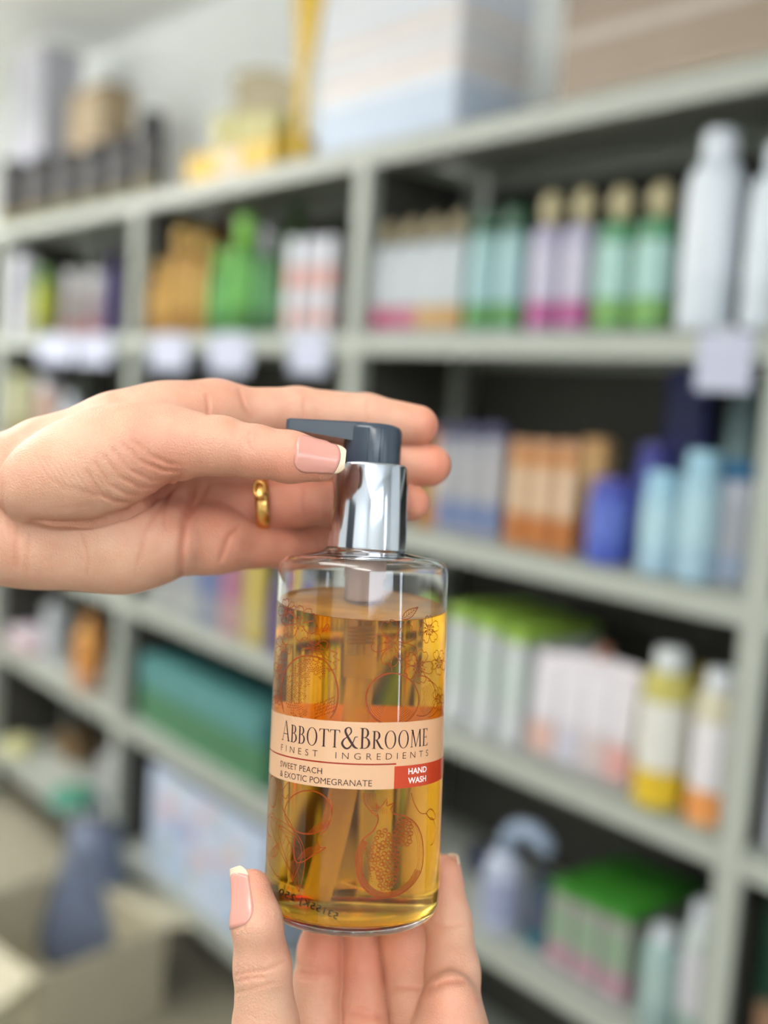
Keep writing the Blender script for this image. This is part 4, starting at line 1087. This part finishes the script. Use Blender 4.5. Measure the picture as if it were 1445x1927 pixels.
def surface_nets(fn, lo, hi, h):
    n = np.ceil((hi-lo)/h).astype(int)+1
    ax = [lo[i]+h*np.arange(n[i]) for i in range(3)]
    G = np.stack(np.meshgrid(*ax, indexing='ij'), -1).reshape(-1, 3).astype(np.float32)
    val = np.concatenate([fn(G[i:i+300000]) for i in range(0, len(G), 300000)]).reshape(n)
    ins = val < 0
    c = np.zeros(n-1, int)
    corners = [(i, j, k) for i in (0, 1) for j in (0, 1) for k in (0, 1)]
    sub = lambda A, o: A[o[0]:n[0]-1+o[0], o[1]:n[1]-1+o[1], o[2]:n[2]-1+o[2]]
    for o in corners: c += sub(ins, o)
    act = (c > 0) & (c < 8)
    idx = -np.ones(n-1, int); idx[act] = np.arange(act.sum())
    acc = np.zeros((act.sum(), 3)); cnt = np.zeros(act.sum())
    for a in corners:
        for axis in range(3):
            if a[axis]: continue
            b = list(a); b[axis] = 1
            va, vb = sub(val, a)[act], sub(val, b)[act]
            cr = (va < 0) != (vb < 0)
            t = np.where(cr, va/(va-vb+1e-12), 0)
            p = np.tile(np.array(a, float), (len(t), 1)); p[:, axis] = t
            acc += p*cr[:, None]; cnt += cr
    V = (np.argwhere(act)+acc/cnt[:, None])*h+lo
    quads = []
    for axis in range(3):
        o1, o2 = [(1, 2), (2, 0), (0, 1)][axis]
        sl0 = [slice(1, -1)]*3; sl1 = [slice(1, -1)]*3
        sl0[axis] = slice(0, -1); sl1[axis] = slice(1, None)
        A, B = ins[tuple(sl0)], ins[tuple(sl1)]
        e = np.argwhere(A != B); flip = A[A != B]
        e = e+1; e[:, axis] -= 1
        def cell(d1, d2):
            q = e.copy(); q[:, o1] -= d1; q[:, o2] -= d2
            return idx[q[:, 0], q[:, 1], q[:, 2]]
        q = np.stack([cell(1, 1), cell(0, 1), cell(0, 0), cell(1, 0)], 1)
        q[~flip] = q[~flip][:, ::-1]
        quads.append(q)
    return V, np.concatenate(quads)

def subdivide(V, Q):
    E = np.concatenate([Q[:, [i, (i+1) % 4]] for i in range(4)]); E = np.sort(E, 1)
    U, inv = np.unique(E, axis=0, return_inverse=True); inv = inv.reshape(4, -1).T
    ne, nv = len(U), len(V)
    V2 = np.concatenate([V, (V[U[:, 0]]+V[U[:, 1]])/2, V[Q].mean(1)])
    e = inv+nv; c = np.arange(len(Q))+nv+ne
    out = [np.stack([Q[:, i], e[:, i], c, e[:, (i-1) % 4]], 1) for i in range(4)]
    return V2, np.concatenate(out)

def project_on(fn, V, it=3):
    for _ in range(it):
        d = fn(V); e = 0.15
        g = np.stack([fn(V+np.eye(3)[i]*e)-fn(V-np.eye(3)[i]*e) for i in range(3)], 1)/(2*e)
        g2 = np.maximum((g*g).sum(1), 0.25)
        V = V-np.clip(d/g2, -0.6, 0.6)[:, None]*g
    return V

def skin_material():
    m = bpy.data.materials.new('skin'); m.use_nodes = True
    nt = m.node_tree; b = nt.nodes['Principled BSDF']
    at = nt.nodes.new('ShaderNodeVertexColor'); at.layer_name = 'skin'
    tc = nt.nodes.new('ShaderNodeTexCoord')
    n1 = nt.nodes.new('ShaderNodeTexNoise'); n1.inputs['Scale'].default_value = 110; n1.inputs['Detail'].default_value = 4
    nt.links.new(tc.outputs['Object'], n1.inputs['Vector'])
    mx = nt.nodes.new('ShaderNodeMix'); mx.data_type = 'RGBA'; mx.blend_type = 'MULTIPLY'
    cr = nt.nodes.new('ShaderNodeValToRGB')
    cr.color_ramp.elements[0].position = 0.3; cr.color_ramp.elements[0].color = (0.93, 0.86, 0.83, 1)
    cr.color_ramp.elements[1].position = 0.7; cr.color_ramp.elements[1].color = (1, 1, 1, 1)
    nt.links.new(n1.outputs['Fac'], cr.inputs[0])
    mx.inputs[0].default_value = 1.0
    nt.links.new(at.outputs['Color'], mx.inputs[6]); nt.links.new(cr.outputs['Color'], mx.inputs[7])
    nt.links.new(mx.outputs[2], b.inputs['Base Color'])
    b.inputs['Roughness'].default_value = 0.52; b.inputs['Specular IOR Level'].default_value = 0.4
    b.inputs['Subsurface Weight'].default_value = 0.35
    b.inputs['Subsurface Radius'].default_value = (1.0, 0.35, 0.2); b.inputs['Subsurface Scale'].default_value = 0.0035
    n2 = nt.nodes.new('ShaderNodeTexVoronoi'); n2.inputs['Scale'].default_value = 1500
    nt.links.new(tc.outputs['Object'], n2.inputs['Vector'])
    n3 = nt.nodes.new('ShaderNodeTexNoise'); n3.inputs['Scale'].default_value = 420; n3.inputs['Detail'].default_value = 3
    nt.links.new(tc.outputs['Object'], n3.inputs['Vector'])
    ad = nt.nodes.new('ShaderNodeMath'); ad.operation = 'ADD'
    nt.links.new(n2.outputs['Distance'], ad.inputs[0]); nt.links.new(n3.outputs['Fac'], ad.inputs[1])
    bp = nt.nodes.new('ShaderNodeBump'); bp.inputs['Strength'].default_value = 0.38; bp.inputs['Distance'].default_value = 0.0004
    nt.links.new(ad.outputs[0], bp.inputs['Height']); nt.links.new(bp.outputs['Normal'], b.inputs['Normal'])
    return m
SKIN = skin_material()
NAIL = mat('nail_plate', (206, 146, 134), 0.22, noise=0.04, scale=200)
NAILTIP = mat('nail_free_edge', (222, 202, 176), 0.25, noise=0.03, scale=200)

def build_hand(name, label, H, lo, hi, tint, h=0.95):
    fine = lambda P: H.sdf(P, True)
    V, Q = surface_nets(lambda P: H.sdf(P, False), np.array(lo, float), np.array(hi, float), h)
    V = project_on(lambda P: H.sdf(P, False), V, 2)
    V, Q = subdivide(V, Q)
    V = project_on(fine, V, 3)
    W = c2w(V); org = c2w(V.mean(0)[None])[0]
    me = bpy.data.meshes.new(name)
    me.vertices.add(len(W)); me.vertices.foreach_set('co', (W-org).astype(np.float32).ravel())
    me.loops.add(Q.size); me.loops.foreach_set('vertex_index', Q.astype(np.int32).ravel())
    me.polygons.add(len(Q)); me.polygons.foreach_set('loop_start', np.arange(0, Q.size, 4, dtype=np.int32))
    me.polygons.foreach_set('use_smooth', np.ones(len(Q), bool))
    me.update(calc_edges=True); me.validate()
    ca = me.color_attributes.new('skin', 'FLOAT_COLOR', 'POINT')
    base = np.array(S(205, 160, 137)[:3]); red = np.array(S(208, 136, 112)[:3]); pale = np.array(S(210, 174, 148)[:3])
    X = V[:, 0]/V[:, 2]*FPX+CX; Y = V[:, 1]/V[:, 2]*FPX+CY
    colr = np.tile(base, (len(V), 1))
    for px, py, rad, amt, which in tint:
        wgt = amt*np.exp(-((X-px)**2+(Y-py)**2)/rad**2)
        tgt = red if which == 'r' else pale
        colr += wgt[:, None]*(tgt-colr)
    # creases are a little redder than the skin round them
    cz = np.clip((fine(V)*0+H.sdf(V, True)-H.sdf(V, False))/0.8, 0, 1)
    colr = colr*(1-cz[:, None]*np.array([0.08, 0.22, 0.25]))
    ca.data.foreach_set('color', np.concatenate([colr, np.ones((len(V), 1))], 1).astype(np.float32).ravel())
    o = add(name, me, SKIN); o.location = Vector(org)
    tag(o, label, 'person')
    return o, org

def nail(parent, org, H, a, b, nrm, u_start, u_end, halfang, tipfrac, lift=0.28):
    """nail plate lying on the flesh of the last joint a -> b (camera mm) on the side nrm; u runs in mm along the joint from a"""
    ax = (b-a)/np.linalg.norm(b-a); n = nrm-ax*(nrm@ax); n /= np.linalg.norm(n); s = np.cross(ax, n)
    L = u_end-u_start
    def radius(u, an):
        c = a+ax*u[:, None]; d = s*np.sin(an)[:, None]+n*np.cos(an)[:, None]
        lo, hi = np.zeros(len(u)), np.full(len(u), 16.0)
        for _ in range(22):
            m = (lo+hi)/2; v = H.sdf(c+d*m[:, None], False) < 0
            lo = np.where(v, m, lo); hi = np.where(v, hi, m)
        return hi
    na = 17
    def patch(t0, t1, nm, m, par, crescent0, crescent1):
        nu = 12; T, A = [], []
        for i in range(nu+1):
            for j in range(na):
                q = j/(na-1)*2-1
                lo_ = t0-(crescent0*q*q if t0 > 0 else 0); hi_ = t1-crescent1*q*q
                t = lo_+(hi_-lo_)*i/nu
                wid = 1.0
                if t < 0.30: wid = math.sqrt(max(0.0, 1-((0.30-t)/0.36)**2))
                if t > 0.80: wid = math.sqrt(max(0.02, 1-((t-0.80)/0.245)**2))
                T.append(t); A.append(q*halfang*wid)
        T, A = np.array(T), np.array(A)
        ts = np.minimum(T, 0.66)
        rr = radius(u_start+ts*L, A)
        rr = rr+lift-np.maximum(T-0.66, 0)*L*0.10
        P0 = a+ax*(u_start+T*L)[:, None]+(s*np.sin(A)[:, None]+n*np.cos(A)[:, None])*rr[:, None]
        P1 = P0-(s*np.sin(A)[:, None]+n*np.cos(A)[:, None])*0.5
        vv = np.concatenate([P0, P1]); ff = []
        k0 = (nu+1)*na
        for i in range(nu):
            for j in range(na-1):
                q = i*na+j
                ff.append((q, q+1, q+na+1, q+na)); ff.append((k0+q, k0+q+na, k0+q+na+1, k0+q+1))
        rim = [j for j in range(na)]+[i*na+na-1 for i in range(1, nu+1)]+[nu*na+j for j in range(na-2, -1, -1)]+[i*na for i in range(nu-1, 0, -1)]
        for i in range(len(rim)):
            p, q = rim[i], rim[(i+1) % len(rim)]
            ff.append((q, p, k0+p, k0+q))
        return add(nm, mesh_from(c2w(vv)-org, ff, True), m, par)
    pl = patch(0.0, tipfrac, 'nail', NAIL, parent, 0, 0.10)
    patch(tipfrac, 1.0, 'nail_tip', NAILTIP, pl, 0.10, 0.0)
    return pl

# --- the upper hand: comes in from the left, thumb in front of the pump neck, fingers behind it
ZA = 383.0
U = Hand(ZA)
U.cone(8, (-330, 918, 6, 90), (-60, 902, 4, 80), (60, 895, 4, 76))
U.cone(14, (-330, 1000, 8, 92), (-60, 1000, 6, 82), (60, 1004, 6, 82))
U.cone(9, (90, 857, 2, 74), (225, 816, 4, 70), (310, 796, 8, 68), (395, 787, 14, 64))
U.cone(12, (60, 915, 10, 74), (410, 870, 35, 58))
U.cone(12, (60, 970, 10, 74), (420, 950, 35, 56))
U.cone(12, (60, 1020, 8, 76), (240, 1022, 6, 76), (405, 1016, 16, 60))
U.ell(10, 190, 1030, 0, 170, 72, 13, -0.05)
U.ell(5, 178, 876, -14, 190, 102, 21, -0.34)
U.cone(6, (215, 850, -10, 76), (330, 836, -15, 58), (410, 838, -20, 49))
U.cone(9, (310, 806, -2, 52), (410, 777, 14, 50))
U.finger(5, (330, 836, -15, 56), (420, 840, -20, 49), (480, 850, -21, 48.5), (545, 860, -22, 47), (600, 867, -21, 40), kin=3)
U.finger(6, (395, 785, 16, 56), (560, 779, 24, 50), (690, 789, 25, 47), (786, 801, 23, 38.5))
U.finger(6, (410, 862, 35, 54), (570, 868, 32, 46), (710, 872, 29, 44), (808, 875, 25, 40.5))
U.finger(5, (415, 945, 34, 52), (510, 950, 27, 44), (560, 948, 26, 43), (690, 947, 27, 40), (774, 947, 22, 34))
U.finger(5, (400, 1020, 16, 56), (530, 1028, 32, 40), (600, 1020, 41, 37), (640, 1010, 44, 32))
# palm lines and skin folds, drawn where they run
Z = 14
U.crease(1.5, 10, [(345, 890), (300, 930), (240, 965), (170, 985), (100, 985), (45, 978)], 30)
U.crease(0.9, 5, [(345, 890), (300, 930), (240, 965), (170, 985), (100, 985), (45, 978)], 30)
U.crease(0.9, 8, [(368, 893), (352, 960), (343, 1030), (341, 1095)], 40)
U.crease(0.6, 6, [(395, 905), (375, 945), (350, 975)], 40)
U.crease(0.45, 6, [(318, 925), (275, 1000), (255, 1085)], 40)
U.crease(0.5, 6, [(30, 985), (28, 1030), (30, 1075)], 40)
U.crease(0.35, 5, [(52, 1000), (50, 1085)], 40)
U.crease(0.35, 5, [(2, 890), (8, 960), (20, 1020)], 40)
U.crease(0.8, 6, [(455, 985), (430, 1010), (412, 1060)], 40)
for i, (x0, y0, x1, y1, x2, y2, x3, y3) in enumerate([
        (225, 828, 262, 868, 305, 885, 345, 888), (205, 838, 240, 882, 285, 905, 335, 902), (190, 850, 225, 898, 262, 918, 315, 915),
        (172, 862, 205, 912, 240, 932, 290, 930), (158, 880, 185, 925, 215, 945, 262, 945), (245, 822, 285, 858, 315, 872, 345, 876)]):
    U.crease(0.55, 5.2, [(x0, y0), (x1, y1), (x2, y2), (x3, y3)], 12)
    U.bump(0.30, 6, [(x0+7, y0+12), (x1+7, y1+10), (x2+4, y2+8)], 12)
for i in range(9):
    U.crease(0.16, 3.0, [(60+i*14, 850+i*4), (92+i*15, 900+i*5), (140+i*16, 935+i*2)], 8)
U.crease(0.3, 4, [(150, 1000), (165, 1050), (160, 1090)], 30)
U.crease(0.35, 5, [(318, 905), (310, 960), (312, 1000)], 30)
U.crease(0.5, 5, [(388, 738), (392, 765), (390, 786)], 40)
U.crease(0.5, 5, [(448, 730), (460, 765), (478, 792)], 40)
U.crease(0.3, 4, [(575, 740), (572, 770), (574, 800)], 60)
U.crease(0.25, 4, [(692, 748), (690, 775), (692, 800)], 60)
U.crease(0.3, 4, [(472, 808), (466, 825), (470, 842), (478, 850)], 10)
U.crease(0.22, 3.5, [(482, 812), (478, 828), (482, 842)], 10)
U.crease(0.25, 3.5, [(447, 886), (444, 898)], 10)
U.crease(0.35, 4, [(600, 1000), (598, 1030), (603, 1055)], 60)
U.crease(0.3, 4, [(575, 915), (572, 945), (576, 980)], 60)
U.crease(0.5, 7, [(368, 900), (470, 915), (520, 908)], 60)
hand_u, org_u = build_hand('hand', 'upper hand from the left, thumb on the pump neck, gold ring on a finger', U,
    (-185, -70, ZA-45), (42, 52, ZA+52),
    [(820, 800, 50, .8, 'r'), (840, 875, 60, .9, 'r'), (800, 945, 50, .9, 'r'), (300, 885, 90, .55, 'r'), (600, 880, 60, .5, 'r'), (420, 760, 70, .4, 'r'),
     (540, 950, 110, .75, 'r'), (540, 1030, 110, .7, 'r'), (400, 960, 80, .6, 'r'), (200, 1050, 90, .4, 'p'), (130, 800, 120, .5, 'p'), (420, 800, 60, .4, 'p')])
a, b = cpt(545, 860, ZA-22), cpt(600, 867, ZA-21)
nail(hand_u, org_u, U, a, b, np.array([0.05, -0.26, -1.0]), 1.6, 18.6, math.radians(52), 0.90)

# the ring on the ring finger
def ring():
    c = cpt(493, 949, ZA+23.6); ax = np.array([1.0, -0.05, 0.12]); ax /= np.linalg.norm(ax)
    u = np.cross(ax, np.array([0, 0, 1.0])); u /= np.linalg.norm(u); v = np.cross(ax, u)
    vv, ff = [], []; n = 64
    R = 9.3
    sec = [(-2.6, 0.0), (-2.3, 0.7), (-0.8, 0.95), (0.8, 0.95), (2.3, 0.7), (2.6, 0.0), (2.3, -0.3), (-2.3, -0.3)]
    for i in range(n):
        t = 2*math.pi*i/n
        for (x, y) in sec: vv.append(c+ax*x+(u*math.cos(t)+v*math.sin(t))*(R+y))
    for i in range(n):
        for j in range(8):
            ff.append((i*8+j, ((i+1) % n)*8+j, ((i+1) % n)*8+(j+1) % 8, i*8+(j+1) % 8))
    W = c2w(np.array(vv)); o0 = W.mean(0)
    GOLD = mat('gold', (224, 176, 104), 0.22, 1.0, noise=0.03)
    t = thing('ring', 'gold ring with a small oval setting on the ring finger of the upper hand', 'ring', Vector(o0))
    add('band', mesh_from(W-o0, ff, True), GOLD, t)
    # oval setting
    d0 = np.array([0.0, -0.55, -0.83]); q = c+d0*(R+0.9)
    d = (q-c); d /= np.linalg.norm(d); s = np.cross(ax, d)
    path = [q+ax*2.0*math.cos(2*math.pi*i/20)+s*3.6*math.sin(2*math.pi*i/20) for i in range(21)]
    add('oval_setting', tube(c2w(np.array(path))-o0, 0.0006, 8, False), GOLD, t)
    return t
ring()

# --- the lower hand: thumb on the left of the bottle, fingers under and behind it
ZB = 375.0
B = Hand(ZB)
B.cone(12, (520, 2230, -12, 100), (520, 2420, -8, 120))
B.cone(14, (600, 2230, 6, 80), (590, 2080, 16, 66))
B.cone(14, (700, 2230, 6, 80), (700, 2090, 14, 66))
B.cone(14, (800, 2230, 4, 80), (800, 2060, 6, 70))
B.cone(14, (845, 2230, -6, 90), (842, 2000, -4, 74))
B.cone(14, (690, 2300, 4, 110), (690, 2520, 4, 130))
B.ell(12, 848, 1950, -8, 66, 120, 13)
B.finger(5, (473, 1674, -22, 37), (483, 1735, -26, 46), (494, 1820, -24, 52), (500, 1930, -22, 60), (510, 2060, -20, 68), (520, 2230, -12, 84), kin=3)
B.finger(4, (606, 1740, 19, 33), (602, 1790, 20, 41), (598, 1850, 18, 45), (592, 1960, 14, 52), (592, 2080, 14, 58))
B.finger(4, (676, 1739, 22, 34), (682, 1790, 24, 44), (690, 1880, 18, 49), (694, 1960, 12, 52), (700, 2090, 10, 58))
B.finger(4, (745, 1742, 22, 34), (762, 1775, 18, 46), (780, 1870, 10, 50), (794, 1970, 4, 56), (800, 2060, 4, 60))
B.finger(5, (835, 1641, 21, 32), (844, 1735, 19, 43), (850, 1830, 8, 52), (848, 1950, -4, 62))
B.crease(0.35, 4.5, [(440, 1838), (465, 1830), (500, 1826), (540, 1808)], 10)
B.crease(0.3, 4, [(440, 1848), (470, 1842), (505, 1838)], 10)
B.crease(0.25, 4, [(440, 1870), (475, 1862), (520, 1848)], 10)
for i in range(6):
    B.crease(0.22, 3.2, [(446+i*9, 1812+(i % 2)*5), (450+i*9, 1826), (445+i*9, 1842+(i % 3)*3)], 10)
B.crease(0.5, 6, [(556, 1832), (595, 1836), (632, 1826)], 60)
B.crease(0.3, 4, [(560, 1842), (600, 1845)], 60)
B.crease(0.5, 6, [(652, 1908), (690, 1916), (728, 1910)], 60)
B.crease(0.3, 4, [(662, 1896), (700, 1902)], 60)
B.crease(0.55, 6, [(735, 1862), (765, 1858), (800, 1862)], 60)
B.crease(0.85, 7, [(802, 1880), (812, 1862), (838, 1848), (862, 1846), (880, 1850)], 60)
B.crease(0.25, 4, [(805, 1738), (840, 1744), (880, 1738)], 60)
hand_b, org_b = build_hand('hand', 'lower hand rising from the bottom edge, fingertips holding up the bottle base', B,
    (-75, 118, ZB-48), (62, 285, ZB+48),
    [(470, 1660, 50, .5, 'r'), (600, 1780, 60, .8, 'r'), (680, 1800, 80, .8, 'r'), (760, 1760, 70, .6, 'r'), (845, 1640, 50, .4, 'r'), (840, 1900, 60, .4, 'r'),
     (500, 1880, 60, .4, 'p'), (850, 1760, 60, .3, 'p'), (690, 1910, 50, .6, 'r')])
a, b = cpt(483, 1735, ZB-26), cpt(473, 1674, ZB-22)
nail(hand_b, org_b, B, a, b, np.array([-0.74, -0.1, -0.70]), -0.5, 18.0, math.radians(52), 0.90)
a, b = cpt(844, 1735, ZB+19), cpt(835, 1641, ZB+21)
nail(hand_b, org_b, B, a, b, np.array([0.90, -0.1, 0.55]), 11.5, 23.5, math.radians(50), 0.86)
